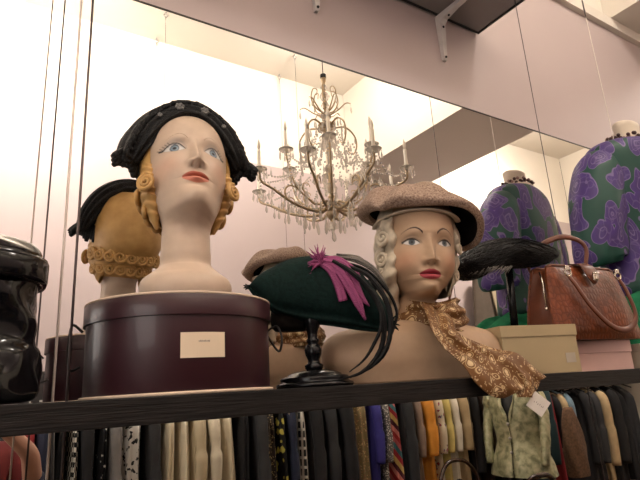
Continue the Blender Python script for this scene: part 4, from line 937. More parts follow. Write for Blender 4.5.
def arm(a, r_, z0, z1, thick=.0075, candle=True, sag=.07):
    pts = spline([cpt(a, .03, z0+.02), cpt(a, .10, z0-.01), cpt(a, r_*.55, z0+.0+.02), cpt(a, r_*.82, z0+.085), cpt(a, r_*.98, z1-.05), cpt(a, r_, z1)], 30)
    g = G(); g.tube(pts, [thick*(1.25-.5*i/29) for i in range(30)], 8)
    sc = []   # scroll curling back up over the arm
    for k in range(22):
        q = k/21; an = -pi/2+4.6*q; rr = .060*(1-.68*q)*(r_/.4); c_r, c_z = r_*.55, z0+.085
        sc.append(cpt(a, c_r-rr*math.cos(an)*-1, c_z+rr*math.sin(an)))
    g.tube(sc, [thick*(.9-.5*i/21) for i in range(22)], 6)
    ar = build('arm', g, M_arm, t)
    bd = G()
    for k in range(3, 28, 2): p = pts[k]; bd.sph((p[0], p[1], p[2]+thick*1.6), .0065, 6, 4)
    build('glass_beads', bd, M_cry, ar, kind='stuff')
    x, y, z = cpt(a, r_, z1)
    pan = G(); pan.lathe([(.006, z), (.030, z+.006), (.040, z+.016), (.041, z+.018), (.028, z+.010), (.006, z+.006)], (x, y, 0), 20); build('drip_pan', pan, M_cry, ar)
    for k in range(7):
        q = 2*pi*k/7+a; pend_spots.append((x+.037*math.cos(q), y+.037*math.sin(q), z+.010, .050, .0065))
    if candle:
        cg = G(); cg.lathe([(.001, z+.004), (.0125, z+.006), (.0120, z+.040), (.0095, z+.042), (.0092, z+.125), (.001, z+.127)], (x, y, 0), 14); cd = build('candle', cg, M_candle, ar)
        bg = G(); bg.lathe([(.001, z+.126), (.0065, z+.132), (.0100, z+.148), (.0070, z+.166), (.0025, z+.182), (.0005, z+.19)], (x, y, 0), 12); build('flame_bulb', bg, M_bulb, ar)
for k in range(8): arm(2*pi*k/8+.06, .430, .945, 1.115)
for k in range(6): arm(2*pi*k/6+1.10, .270, .985, 1.255, .006)
for k in range(5):   # plain upper scrolls without candles
    a = 2*pi*k/5+.3; g = G()
    P_ = spline([cpt(a, .03, 1.455), cpt(a, .11, 1.47), cpt(a, .165, 1.42), cpt(a, .175, 1.35), cpt(a, .15, 1.30), cpt(a, .115, 1.32)], 26); g.tube(P_, [.0065-.003*i/25 for i in range(26)], 6)
    build('scroll', g, M_arm, t); pend_spots += [(*cpt(a, .17, 1.42), .055, .008), (*cpt(a, .11, 1.465), .05, .007)]
for k in range(6):   # crown scrolls
    a = 2*pi*k/6+.2; g = G()
    P_ = spline([cpt(a, .012, 1.55), cpt(a, .06, 1.58), cpt(a, .085, 1.64), cpt(a, .070, 1.70), cpt(a, .045, 1.70), cpt(a, .05, 1.665)], 22); g.tube(P_, [.0055-.003*i/21 for i in range(22)], 6)
    P_ = spline([cpt(a+.5, .012, 1.53), cpt(a+.5, .07, 1.56), cpt(a+.5, .12, 1.60), cpt(a+.5, .15, 1.595)], 14); g.tube(P_, [.0055-.003*i/13 for i in range(14)], 6)
    build('crown_scroll', g, M_arm, t); pend_spots += [(*cpt(a+.5, .15, 1.59), .06, .007), (*cpt(a, .08, 1.63), .045, .006)]
for k in range(12): a = 2*pi*k/12; pend_spots.append((*cpt(a, .12+.03*(k % 2), .955-.02*(k % 2)), .085, .012))
for k in range(10): a = 2*pi*k/10+.2; pend_spots.append((*cpt(a, .255, .995), .090, .012))
for k in range(6): a = 2*pi*k/6; pend_spots.append((*cpt(a, .045, .92), .10, .012))
pend_spots.append((CX, CY, .845, .075, .016))
for k in range(8):
    for r_, z in ((.20, .955), (.30, .985), (.37, 1.03)):
        for dq in (-.10, .12): a = 2*pi*k/8+.06+dq*(k % 2+.5); pend_spots.append((*cpt(a, r_, z), .055, .0085))
for k in range(24): a = 2*pi*k/24; pend_spots.append((*cpt(a, .17+.08*(k % 3), 1.22-.06*(k % 2)), .05, .007))
rs = np.random.RandomState(21)
for k in range(150):
    a = rs.uniform(0, 2*pi); z = rs.uniform(.93, 1.52); rmax = .36*(1-((z-1.0)/.62)) if z > 1.0 else .34
    pend_spots.append((*cpt(a, max(.05, rmax*rs.uniform(.35, 1)), z), rs.uniform(.04, .06), .0085))
ps = sorted(pend_spots, key=lambda p: -p[3]*p[4])
for p in ps[:98]:
    g = G(); drop_mesh(p, p[3], p[4], g); build('crystal_pendant', g, M_cry, t, smooth=False)
g = G()
for p in ps[98:]: drop_mesh(p, p[3], p[4], g)
o = build('small_crystals', g, M_cry, t, smooth=False); o['kind'] = 'stuff'
g = G()   # bead garlands from the upper basket down to the arms
for k in range(16):
    a = 2*pi*k/16+.62; p0, p1 = np.array(cpt(a, .05, 1.45)), np.array(cpt(a, .36, 1.07+.02*(k % 2)))
    for q in np.linspace(0, 1, 24): p = p0*(1-q)+p1*q-np.array([0, 0, .10*math.sin(pi*q)]); g.sph(p, .0062, 6, 4)
for k in range(8):
    a0, a1 = 2*pi*k/8+.06, 2*pi*(k+1)/8+.06
    for r_, z_ in ((.43, 1.115), (.25, 1.24)):
        for q in np.linspace(0, 1, 18): p = np.array(cpt(a0+(a1-a0)*q, r_*(1-.10*math.sin(pi*q)), z_-.07*math.sin(pi*q))); g.sph(p, .0060, 6, 4)
build('bead_garlands', g, M_cry, t, smooth=False, kind='stuff')

# ------------------------------------------------------------------ the far side of the aisle, seen in the mirror
# hanging shelf on wires with the clothes rail beneath it
RAILY, RZ = -2.17, -.045
build('wall_shelf', G().box((2.65, -2.20, -.005), (7.0, .47, .024)), M_shelf, label='black shelf above the clothes rail across the aisle', cat='shelf', smooth=False)
for x, y, lb in ((.985, -2.41, 'left'), (.96, -2.09, 'left'), (2.065, -2.41, 'right'), (2.036, -2.09, 'right')):
    t = thing('ceiling_wire', (x, y, 0), 'thin ceiling wire with a small hook, '+('left' if lb == 'left' else 'right')+' pair'+(', against the far wall' if y < -2.3 else ', towards the aisle'), 'wire', 'ceiling wires of the far shelf')
    g = G(); g.tube([(x, y, .008), (x, y, 2.66)], .0016, 6); build('wire_line', g, M_wire, t)
    g = G(); g.tube([(x+.014*math.cos(a), y, 2.672+.014*math.sin(a)) for a in np.linspace(0, 2*pi, 14, endpoint=False)], .004, 6, closed=True); g.tube([(x, y, 2.684), (x, y, 2.70)], .006, 8); g.tube([(x, y, 2.655), (x, y, 2.61)], .0035, 6); build('hook', g, M_steel, t)
g = G(); g.tube([(-.35, RAILY, RZ), (5.0, RAILY, RZ)], .0125, 12); build('clothes_rail', g, M_steel, label='steel rail holding the row of clothes reflected under the shelf', cat='rail')
for k in range(6): pass
Mk = {}
Mk['black'] = mat('black_cloth', (.012, .011, .012), .9, bmp=.2, bscale=80); Mk['charcoal'] = mat('charcoal_cloth', (.028, .028, .030), .9, bmp=.2, bscale=120); Mk['navy'] = mat('navy_cloth', (.015, .02, .045), .85)
Mk['grey'] = mat('grey_cloth', (.17, .16, .15), .85); Mk['cream'] = mat('cream_silk', (.66, .57, .40), .5, var=.05); Mk['cream2'] = mat('ivory_silk', (.72, .64, .48), .5, var=.05); Mk['cream3'] = mat('champagne_silk', (.55, .46, .30), .5, var=.05)
Mk['hound'] = mat_check('houndstooth', (.75, .70, .60), (.012, .012, .012), 42); Mk['dots'] = mat_vor('dotted', (.8, .78, .72), (.8, .78, .72), (.012, .012, .013), 30, .16, .18, .01)
Mk['floral'] = mat_vor('black_white_floral', (.012, .012, .012), (.04, .04, .04), (.50, .47, .42), 34, .30, .33, .06, 20); Mk['glitter'] = mat_vor('gold_glitter', (.55, .42, .20), (.3, .22, .1), (.05, .04, .03), 70, .25, .3, .05, 30)
Mk['yflower'] = mat_vor('yellow_flowers', (.60, .52, .10), (.5, .42, .08), (.012, .012, .012), 16, .30, .34, .05, 20); Mk['plaid'] = mat_check('black_white_plaid', (.02, .02, .02), (.62, .58, .50), 5.5, plaid=1)
Mk['sequin'] = mat_vor('brown_gold_brocade', (.50, .40, .18), (.30, .10, .06), (.22, .17, .08), 55, .28, .36, .05, 30); Mk['blue'] = mat('royal_blue', (.035, .03, .22), .7); Mk['silver'] = mat_vor('silver_glitter', (.75, .70, .62), (.4, .38, .34), (.14, .13, .12), 80, .28, .33, .02, 40)
Mk['stripe'] = mat_wave('red_stripes', [(.32, .03, .03), (.55, .18, .15), (.08, .02, .03), (.55, .38, .12), (.32, .03, .04), (.05, .16, .17), (.45, .1, .1)], 2.2, 'DIAGONAL', 1.5); Mk['taupe'] = mat('taupe_cloth', (.26, .18, .13), .85); Mk['orange'] = mat('orange_cloth', (.66, .26, .025), .7)
Mk['wfloral'] = mat_vor('white_floral', (.35, .05, .04), (.10, .14, .25), (.66, .58, .42), 26, .22, .3, .06, 20); Mk['yellow'] = mat('pale_yellow', (.62, .50, .16), .7); Mk['white'] = mat('offwhite_cloth', (.70, .64, .52), .7); Mk['tan'] = mat('tan_cloth', (.45, .33, .18), .8)
Mk['teal'] = mat('dark_teal', (.01, .035, .04), .8); Mk['red'] = mat('red_cloth', (.28, .015, .02), .7); Mk['ltblue'] = mat('light_blue', (.14, .22, .28), .7); Mk['brown'] = mat('dark_brown_cloth', (.05, .025, .015), .8)
def garment(x, w_, m, label, kind='dress', length=.95, top=None, hwid=.21, flip=False, name=None, cat=None):
    """a garment on the rail: thin in x, shoulders across y, wavy folds, sleeve down the aisle-side edge"""
    rs = np.random.RandomState(int(x*1000) % 9999); top = RZ-.03 if top is None else top
    NUg, NVg = 44, 72; P = np.zeros((NUg, NVg, 3)); tw = rs.uniform(-.05, .05); ph = rs.uniform(0, 6)
    for i in range(NUg):
        u = i/(NUg-1); z = top-length*u**1.35
        sh = sst(u, -.02, .16) if kind != 'skirt' else 1
        hw_ = (.055+(hwid-.055)*sh)*(1+(.20 if kind in ('dress', 'skirt') else .02)*u); th = w_*.42*(.75+.25*sst(u, 0, .10))*(1+.05*u)
        drop = 0
        for j in range(NVg):
            q = 2*pi*j/NVg; cy_ = math.cos(q); sx_ = math.sin(q)
            y = RAILY+hw_*math.copysign(abs(cy_)**.75, cy_); f = .14*u*math.sin(11*y/.2+ph)+.12*u*math.sin(23*y/.2+ph*2)
            zz = z-.055*(abs(y-RAILY)/hwid)**1.6*(1-u)
            y += (.014 if kind in ('dress', 'skirt') else .006)*sst(u, .02, .3)*math.cos(sx_*2.6*pi+ph+u*1.5)*(1 if cy_ > 0 else -1)*abs(cy_)**3
            P[i, j] = (x+th*(math.copysign(abs(sx_)**.8, sx_)+f)+tw*(y-RAILY)*.3+.01*math.sin(u*3+ph), y, zz)
    g = G(); g.grid(P, cv=True); g.f.append(tuple(range(NVg))); g.f.append(tuple((NUg-1)*NVg+k for k in range(NVg-1, -1, -1)))
    nm = name or {'dress': 'hanging_dress', 'jacket': 'hanging_jacket', 'blouse': 'hanging_blouse', 'skirt': 'hanging_skirt', 'coat': 'hanging_coat'}[kind]
    t = thing(nm, (x, RAILY, top-length-.05), label, cat or nm.split('_')[1], 'clothes hanging on the long rail')
    build('body', g, m, t)
    if kind in ('jacket', 'blouse', 'coat'):
        Ls = {'jacket': .58, 'blouse': .40, 'coat': .62}[kind]; pts = spline([(x, RAILY+hwid*.80, top-.045), (x-.004, RAILY+hwid+.018, top-.14), (x+.004, RAILY+hwid+.028, top-.14-Ls*.5), (x+.0, RAILY+hwid+.022, top-.10-Ls)], 24)
        s_ = G(); s_.tube(pts, [w_*.30+.012*math.sin(pi*min(1, i/14)) if i < 14 else w_*.30+.012-.006*(i-14)/9 for i in range(24)], 12, flat=1); build('sleeve', s_, m, t)
    return t
# x is along the rail; front edge of a garment lies about 3.2 m from the lens through the mirror
def gx(tx): return tx*3.17
ROW = [ # from tx, to tx, material, kind, label
 (.020, .044, 'black', 'jacket', 'black jacket behind the person, farthest left'),
 (.048, .074, 'charcoal', 'jacket', 'charcoal jacket behind the person'),
 (.078, .102, 'red', 'blouse', 'dark red blouse behind the elbow of the person'),
 (.104, .122, 'navy', 'jacket', 'navy jacket left of the thin grey garment'),
 (.124, .134, 'grey', 'skirt', 'thin grey garment near the left end'),
 (.136, .149, 'black', 'dress', 'black dress just left of the houndstooth dress'),
 (.150, .166, 'hound', 'dress', 'houndstooth check dress at the left end'),
 (.168, .190, 'black', 'jacket', 'black jacket between the houndstooth and the white-dotted garments'),
 (.192, .212, 'dots', 'dress', 'black dress with scattered white dots'),
 (.214, .234, 'grey', 'jacket', 'plain mid-grey jacket beside the black and white floral dress'),
 (.236, .276, 'floral', 'dress', 'black and white floral printed dress'),
 (.278, .300, 'charcoal', 'jacket', 'charcoal jacket just left of the cream dresses'),
 (.302, .330, 'cream', 'dress', 'cream silk dress, leftmost of the pale dresses'),
 (.332, .356, 'cream2', 'dress', 'ivory pleated dress, second of the pale dresses'),
 (.358, .384, 'cream3', 'blouse', 'champagne blouse with cuffed sleeve amid the pale dresses'),
 (.386, .412, 'cream2', 'blouse', 'ivory long-sleeved blouse amid the pale dresses'),
 (.414, .446, 'cream', 'dress', 'wide cream skirted dress, rightmost of the pale dresses'),
 (.448, .478, 'black', 'dress', 'black dress just right of the cream dresses'),
 (.480, .508, 'charcoal', 'coat', 'dark charcoal coat left of the gold-flecked dress'),
 (.510, .536, 'glitter', 'dress', 'dark dress flecked with gold glitter'),
 (.538, .554, 'yflower', 'dress', 'black dress with large yellow flowers'),
 (.556, .574, 'navy', 'jacket', 'navy jacket between the yellow-flowered and plaid clothes'),
 (.576, .606, 'plaid', 'dress', 'black dress with white plaid lines'),
 (.608, .640, 'black', 'jacket', 'black jacket just right of the plaid dress'),
 (.642, .676, 'charcoal', 'jacket', 'faded black jacket, middle of the dark group'),
 (.678, .716, 'black', 'coat', 'long black coat left of the gold brocade dress'),
 (.718, .722, 'taupe', 'skirt', 'thin taupe garment edge beside the brocade'),
 (.724, .768, 'sequin', 'dress', 'gold and brown brocade dress'),
 (.770, .796, 'blue', 'blouse', 'royal blue blouse beside the brocade dress'),
 (.798, .818, 'silver', 'blouse', 'glittering silver blouse left of the red striped dress'),
 (.820, .858, 'stripe', 'dress', 'red dress with multicoloured diagonal stripes'),
 (.860, .892, 'charcoal', 'jacket', 'dark slate jacket right of the striped dress'),
 (.894, .918, 'taupe', 'blouse', 'dusty taupe blouse left of the orange one'),
 (.920, .960, 'orange', 'blouse', 'bright orange blouse'),
 (.962, .988, 'wfloral', 'blouse', 'white blouse with small red and blue flowers'),
 (.990, 1.012, 'yellow', 'blouse', 'pale yellow blouse beside the white flowered one'),
 (1.014, 1.040, 'white', 'blouse', 'plain off-white blouse right of the yellow one'),
 (1.042, 1.078, 'tan', 'blouse', 'tan blouse left of the dark jackets'),
 (1.080, 1.114, 'black', 'jacket', 'black jacket right of the tan blouse'),
 (1.116, 1.160, 'brown', 'coat', 'dark brown coat partly behind the silver-green jacket'),
 (1.162, 1.215, 'black', 'coat', 'black coat directly behind the silver-green jacket'),
 (1.220, 1.275, 'charcoal', 'coat', 'charcoal coat behind the silver-green jacket'),
 (1.280, 1.340, 'black', 'jacket', 'black jacket behind the silver-green jacket, beside the teal coat'),
 (1.345, 1.405, 'teal', 'coat', 'dark teal coat right of the silver-green jacket'),
 (1.407, 1.44, 'red', 'dress', 'dark red dress beside the teal coat')]
for a, b_, mk, kd, lb in ROW:
    garment(gx((a+b_)/2), (b_-a)*3.17*1.02, Mk[mk], lb+' on the reflected clothes rail', kd, length=1.0 if kd in ('dress', 'coat') else .78, top=RZ+.028, hwid=.19 if kd != 'coat' else .21)
# second group farther right on the rail: small things on hangers
def hanger(x, z, m, label, w_=.19):
    t = thing('clothes_hanger', (x, RAILY, z-.1), label, 'hanger', 'hangers at the right end of the rail'); g = G()
    g.tube(spline([(x, RAILY+.0, z-.045), (x, RAILY, z-.02), (x, RAILY+.014, z+.002), (x, RAILY, z+.016), (x, RAILY-.014, z+.004)], 16), .0022, 6); build('hook', g, M_brass if m is None else M_steel, t)
    g = G(); g.tube(spline([(x, RAILY-w_, z-.11), (x, RAILY-w_*.5, z-.075), (x, RAILY, z-.045), (x, RAILY+w_*.5, z-.075), (x, RAILY+w_, z-.11)], 16), .007, 8); build('bar', g, M_black, t)
    return t
for tx, mk, lb in ((1.462, 'black', 'black top on a gold-hooked hanger right of the red dress'), (1.495, 'tan', 'beige top on a gold-hooked hanger'), (1.525, 'ltblue', 'light blue top beside the beige one')):
    hanger(gx(tx), RZ-.012, None, 'gold-hooked hanger carrying the '+lb.split(' on ')[0].split(' beside')[0]); garment(gx(tx), .10, Mk[mk], lb, 'blouse', .62, top=RZ-.09, hwid=.15)
for k, tx in enumerate((1.60, 1.64, 1.69, 1.75, 1.81, 1.87)):
    garment(gx(tx), .13, Mk[('black', 'charcoal', 'tan', 'black', 'black', 'charcoal')[k]], ('black jacket, first right of the light blue top', 'charcoal jacket over the fur stole', 'cream-tan coat edge beside the fur stole', 'black coat right of the cream-tan coat', 'long black dress near the right picture edge', 'charcoal dress at the right picture edge')[k], ('jacket', 'jacket', 'coat', 'coat', 'dress', 'dress')[k], .9, top=RZ-.10, hwid=.18)
    hanger(gx(tx), RZ-.012, 1, ('steel-hooked hanger of the first black jacket', 'steel-hooked hanger of the charcoal jacket', 'steel-hooked hanger of the tan coat', 'steel-hooked hanger of the black coat', 'steel-hooked hanger of the long black dress', 'steel-hooked hanger of the last charcoal dress')[k])
M_fur = mat('brown_fur', (.12, .065, .035), .95, var=.35, nscale=60, bmp=.8, bscale=160)
g = G(); P = np.zeros((30, 30, 3))
for i in range(30):
    for j in range(30):
        u = i/29; q = 2*pi*j/30; rr = .13*math.sin(pi*min(.97, .06+u*.62))**.55*(1+.06*math.sin(5*q+9*u)); P[i, j] = (4.40+rr*math.cos(q)*.9, -1.74+rr*math.sin(q)*.6, -.27-.55*u)
g.grid(P, cv=True); g.f.append(tuple(range(30))); build('fur_stole', g, M_fur, label='brown fur stole draped in front of the dark coats at the lower right', cat='stole')

# silver-green jacket on a black bust form, nearer the mirror
JX, JY = 3.60, -1.66
JA = math.radians(-78)
def jrot(x, y, z): return (JX+x*math.cos(JA)+y*math.sin(JA), JY+y*math.cos(JA)-x*math.sin(JA), z)
t = thing('jacket_form', (JX, JY, -EYE+.002), 'black dress form on a stand wearing the silver-green jacket', 'mannequin')
MJ = Matrix(((math.cos(JA), math.sin(JA), 0), (-math.sin(JA), math.cos(JA), 0), (0, 0, 1))) @ Matrix.Diagonal((1, .62, 1))
g = G(); g.lathe([(.001, .04), (.050, .035), (.054, .022), (.050, -.05), (.056, -.075), (.10, -.115), (.15, -.16), (.155, -.30), (.12, -.46), (.14, -.60), (.12, -.66), (.001, -.67)], (JX, JY, 0), 36, M=MJ); build('torso', g, M_black, t)
g = G(); g.lathe([(.001, -EYE+.0005), (.17, -EYE+.0005), (.17, -EYE+.02), (.02, -EYE+.035), (.016, -.66), (.001, -.66)], (JX, JY, 0), 28); build('stand', g, M_blackgloss, t)
m, nt, b = _nt('silver_green_brocade'); nz = N(nt, 'ShaderNodeTexNoise'); nz.inputs['Scale'].default_value = 22; nz.inputs['Detail'].default_value = 6; nt.links.new(coords(nt, (1, 1, 1), .05, 12), nz.inputs['Vector']); r_ = ramp(nt, [(.35, (.22, .23, .13)), (.5, (.42, .42, .26)), (.68, (.60, .56, .36))]); nt.links.new(nz.outputs['Fac'], r_.inputs[0]); nt.links.new(r_.outputs[0], b.inputs['Base Color']); b.inputs['Roughness'].default_value = .38; b.inputs['Metallic'].default_value = .35; bump(nt, b, nz.outputs['Fac'], .4, .01); M_broc = m
t = thing('brocade_jacket', (JX, JY, -.75), 'shiny silver-green brocade jacket with buttons on a black form', 'jacket')
jr = spline([(-.055, .070, .052), (-.085, .120, .080), (-.12, .180, .105), (-.20, .195, .128), (-.32, .182, .128), (-.46, .165, .118), (-.60, .220, .15), (-.70, .245, .165)], 60); P = np.zeros((60, 72, 3))
for i, (z, a_, d_) in enumerate(jr):
    for j in range(72):
        op = .02+.42*sst(z, -.30, -.06); q = op+(2*pi-2*op)*j/71   # open V at the front (q = 0)
        P[i, j] = jrot(a_*math.sin(q)*(1+.02*math.sin(7*q+z*20)), d_*math.cos(q)*(1+.02*math.sin(9*q+z*12)), z)
P2 = P.copy(); P2[..., 0] = JX+(P[..., 0]-JX)*1.04; P2[..., 1] = JY+(P[..., 1]-JY)*1.04
g = G(); g.grid(np.concatenate([P2, P[:, ::-1]], 1), cv=True); build('jacket_body', g, M_broc, t)
for sg in (-1, 1):
    pts = spline([(sg*.150, 0, -.130), (sg*.195, 0, -.165), (sg*.225, .01, -.28), (sg*.228, .05, -.44), (sg*.215, .09, -.62)], 34); g = G()
    g.tube([jrot(*p) for p in pts], [(.050+.016*math.sin(pi*min(1, i/12)) if i < 12 else .050-.0006*i)+.002*math.sin(i*1.3) for i in range(34)], 16); build('sleeve', g, M_broc, t)
for sg in (-1, 1):
    lp = spline([(sg*.020, .128, -.31), (sg*.050, .115, -.20), (sg*.062, .078, -.10), (sg*.060, .01, -.05)], 20); g = G(); g.tube([jrot(x, y+.012, z) for x, y, z in lp], [.005+.014*math.sin(pi*i/19) for i in range(20)], 8, flat=.3); build('lapel', g, M_broc, t)
for z in (-.33, -.43, -.53):
    g = G(); g.sph(jrot(.0, .142 if z > -.5 else .150, z), .012, 12, 8); build('button', g, M_steel, t)

# bentwood chairs in front of the row
def bent_chair(x, y, a, label):
    t = thing('bentwood_chair', (x, y, -EYE), label, 'chair', 'bentwood chairs'); R = Matrix.Rotation(a, 3, 'Z'); M_bw = mat('dark_bentwood', (.035, .014, .008), .25)
    def q(p): v = R @ Vector((p[0], p[1], 0)); return (x+v.x, y+v.y, -EYE+p[2])
    g = G(); g.tube(spline([q((-.19, -.17, .46)), q((-.205, -.20, .66)), q((-.185, -.22, .82)), q((-.10, -.235, .915)), q((0, -.24, .935)), q((.10, -.235, .915)), q((.185, -.22, .82)), q((.205, -.20, .66)), q((.19, -.17, .46))], 50), .0150, 10); build('back_hoop', g, M_bw, t)
    g = G(); g.tube(spline([q((-.12, -.18, .46)), q((-.13, -.205, .64)), q((0, -.225, .80)), q((.13, -.205, .64)), q((.12, -.18, .46))], 36), .010, 8); build('inner_hoop', g, M_bw, t)
    g = G(); c_ = q((0, 0, 0)); g.lathe([(.001, -EYE+.445), (.195, -EYE+.445), (.21, -EYE+.455), (.21, -EYE+.470), (.19, -EYE+.474), (.001, -EYE+.466)], (c_[0], c_[1], 0), 40); build('seat', g, M_bw, t)
    for sx_, sy2 in ((-1, -1), (1, -1), (-1, 1), (1, 1)):
        g = G(); g.tube([q((.15*sx_, .14*sy2, .45)), q((.165*sx_, .165*sy2, .22)), q((.19*sx_, .20*sy2, .001))], [.016, .014, .011], 10); build('leg', g, M_bw, t)
bent_chair(3.14, -1.66, .0, 'dark bentwood chair, its curved back left of the silver-green jacket')
bent_chair(2.92, -1.25, pi, 'dark bentwood chair, its curved back in front of the silver-green jacket hem')

# things kept on the far shelf
g = G(); g.box((.42, -2.27, .098), (.34, .24, .18), bev=.004); t = thing('storage_case', (.42, -2.27, .0075), 'dark storage case with small white marks on the far shelf, seen beside the patent bag', 'case')
build('case_body', g, mat('dark_case', (.035, .03, .03), .5), t, smooth=False)
for k, (dx_, z) in enumerate([(.10, .115), (.13, .115), (.08, .05), (.12, .05),  (-.12, .03), (-.07, .032), (-.02, .030), (.04, .03)]):
    g = G(); g.box((.42+dx_, -2.149, z), (.014, .002, .010)); build('white_mark', g, mat('white_mark', (.6, .57, .52), .6), t, smooth=False)
t = thing('draped_coat', (4.25, -2.36, .05), 'taupe coat with a khaki lapel on the far wall, seen left of the black post', 'coat')
P = np.zeros((24, 30, 3))
for i in range(24):
    u = i/23
    for j in range(30):
        q = 2*pi*j/30; P[i, j] = (4.22+(.10+.13*u)*math.cos(q)*(1+.05*math.sin(5*q)), -2.33+.06*math.sin(q)*(1+.1*math.sin(6*q)), .98-.90*u)
g = G(); g.grid(P, cv=True); g.f.append(tuple(range(30))); build('coat_body', g, mat('dark_taupe', (.10, .075, .055), .85), t)
g = G(); g.grid(np.array([[(4.24, -2.258, .97), (4.36, -2.262, .95)], [(4.30, -2.255, .60), (4.44, -2.262, .62)], [(4.40, -2.255, .20), (4.46, -2.262, .20)]])); P_ = g.v[:]; g.add([(a, b_+.012, c) for a, b_, c in P_], [(0, 1, 3, 2), (2, 3, 5, 4)]); build('lapel', g, mat('khaki_cloth', (.40, .33, .22), .85), t)

# ------------------------------------------------------------------ the photographer behind the camera (only an arm shows in the mirror)
def skin_body(name, V, E_, R_, m, parent, root=0, sub=2):
    me = bpy.data.meshes.new(name); o_ = ORG[parent.name]; me.from_pydata([tuple(np.array(v)-o_) for v in V], E_, []); o = bpy.data.objects.new(name, me); COL.objects.link(o); o.parent = parent; me.materials.append(m); ORG[o.name] = o_
    md = o.modifiers.new('skin', 'SKIN'); md.use_smooth_shade = True
    for i, r_ in enumerate(R_): me.skin_vertices[0].data[i].radius = (r_, r_) if not hasattr(r_, '__len__') else r_
    me.skin_vertices[0].data[root].use_root = True
    md = o.modifiers.new('sub', 'SUBSURF'); md.levels = md.render_levels = sub; return o
PX, PY = .03, -1.64
ph = thing('person', (PX, PY, -EYE+.002), 'person in a dark red top with navy cuffs holding up a phone behind the camera', 'person')
M_skin = mat('skin', (.58, .33, .235), .5, var=.04); M_redtop = mat('dark_red_top', (.16, .018, .018), .85, bmp=.2); M_navy = Mk['navy']
V = [(PX, PY, -.60), (PX, PY+.0, -.42), (PX, PY, -.28), (PX, PY+.01, -.13), (PX, PY+.03, -.07), (PX, PY+.04, .02), (PX+.0, PY+.045, .08),
     (PX-.17, PY, -.19), (PX-.24, PY+.04, -.40), (PX-.14, PY+.30, -.20), (PX-.08, PY+.385, -.055),
     (PX+.17, PY, -.19), (PX+.26, PY+.06, -.36), (PX+.215, PY+.28, -.175), (PX+.085, PY+.375, -.045),
     (PX-.09, PY, -.66), (PX-.10, PY+.02, -1.05), (PX-.10, PY-.01, -1.40), (PX-.10, PY+.10, -1.455), (PX+.09, PY, -.66), (PX+.10, PY+.02, -1.05), (PX+.10, PY-.01, -1.40), (PX+.10, PY+.10, -1.455)]
Ed = [(0, 1), (1, 2), (2, 3), (3, 4), (4, 5), (5, 6), (2, 7), (7, 8), (8, 9), (9, 10), (2, 11), (11, 12), (12, 13), (13, 14), (0, 15), (15, 16), (16, 17), (17, 18), (0, 19), (19, 20), (20, 21), (21, 22)]
Rr = [(.15, .10), (.125, .09), (.14, .09), (.055, .05), (.06, .07), (.078, .095), (.06, .075), .062, .046, .036, .026, .060, .042, .036, .026, .085, .058, .038, .035, .085, .058, .038, .035]
skin_body('body', V, Ed, Rr, M_skin, ph)
def fingers(side, wrist, palm_c, tips):
    for a, b2, c2, d2 in tips: 
        g = G(); g.tube(spline([a, b2, c2, d2], 14), [.0095-.0002*i for i in range(14)], 10); g.sph(d2, .0068, 10, 8); build('finger', g, M_skin, ph)
for sg in (-1, 1):
    wx, wy, wz = PX+sg*.083, PY+.38, -.05
    tips = [((wx, wy+.005, wz+.012*k+.01), (wx-sg*.008+sg*.02, wy+.035, wz+.014*k+.018), (wx-sg*.010, wy+.062-.003*k, wz+.016*k+.022), (wx-sg*(.030+.003*k), wy+.060, wz+.017*k+.024)) for k in range(4)]
    tips.append(((wx, wy, wz+.015), (wx-sg*.010, wy+.018, wz+.035), (wx-sg*.022, wy+.026, wz+.052), (wx-sg*.036, wy+.030, wz+.060)))
    fingers(sg, None, None, tips)
def cover(name, V, Ed, Rr, m, root=0): return skin_body(name, V, Ed, Rr, m, ph, root)
cover('top', [(PX, PY, -.58), (PX, PY, -.42), (PX, PY, -.27), (PX, PY+.005, -.17), (PX-.17, PY, -.20), (PX-.235, PY+.035, -.36), (PX+.17, PY, -.20), (PX+.25, PY+.05, -.33)], [(0, 1), (1, 2), (2, 3), (2, 4), (4, 5), (2, 6), (6, 7)], [(.185, .125), (.155, .115), (.165, .115), (.075, .07), .075, .062, .075, .062], M_redtop)
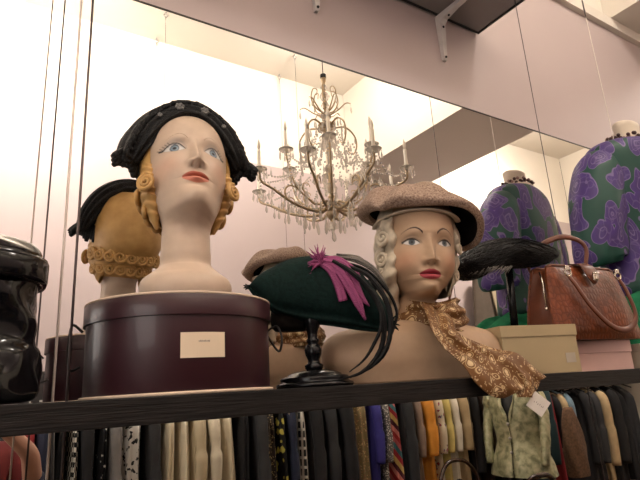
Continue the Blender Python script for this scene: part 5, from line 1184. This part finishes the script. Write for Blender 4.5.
cover('navy_cuff', [(PX+.215, PY+.02, -.31), (PX+.262, PY+.065, -.362), (PX+.240, PY+.18, -.265)], [(0, 1), (1, 2)], [.060, .060, .050], M_navy)
cover('trousers', [(PX, PY, -.60), (PX-.09, PY, -.68), (PX-.10, PY+.02, -1.05), (PX-.10, PY-.01, -1.38), (PX+.09, PY, -.68), (PX+.10, PY+.02, -1.05), (PX+.10, PY-.01, -1.38)], [(0, 1), (1, 2), (2, 3), (0, 4), (4, 5), (5, 6)], [(.17, .12), .10, .072, .06, .10, .072, .06], Mk['charcoal'])
g = G()
for i_, (sg) in enumerate((-1, 1)): g.box((PX+sg*.10, PY+.05, -EYE+.035), (.09, .26, .066), bev=.02)
build('shoes', g, M_black, ph)
P = np.zeros((24, 36, 3))
for i in range(24):
    for j in range(36):
        th = pi*(.02+.60*i/23); q = 2*pi*j/36; back = .5+.5*math.sin(q-pi); rr = 1
        P[i, j] = (PX+.088*math.sin(th)*math.cos(q), PY+.030+.105*math.sin(th)*math.sin(q)-.012*1, .045+.115*math.cos(th)*(1+.9*back*(math.cos(th) < 0)))
g = G(); g.grid(P, cv=True); build('hair', g, mat('dark_brown_hair', (.05, .028, .015), .6), ph)
g = G(); fy_ = PY+.135
for sg in (-1, 1): g.sph((PX+sg*.032, fy_-.012, .045), (.013, .008, .008), 10, 8)
build('eyes', g, mat('eye_white', (.7, .68, .65), .3), ph)
g = G(); g.tube([(PX, fy_-.012, .045), (PX, fy_+.012, .015), (PX, fy_+.008, .006)], [.007, .012, .010], 10); build('nose', g, M_skin, ph)
g = G(); g.tube(spline([(PX-.022, fy_-.012, -.020), (PX, fy_+.000, -.018), (PX+.022, fy_-.012, -.020)], 10), [.003, .0045, .006, .0065, .0065, .0065, .0065, .006, .0045, .003], 8); build('mouth', g, mat('lip', (.40, .14, .12), .5), ph)
g = G(); g.box((.028, -1.222, .0), (.152, .009, .074), bev=.004); t = build('phone', g, M_blackgloss, label='black phone held up sideways by the person behind the camera', cat='phone', smooth=False)

# ------------------------------------------------------------------ lift everything so that the floor is at zero
for o in COL.objects:
    if o.parent is None: o.location.z += EYE
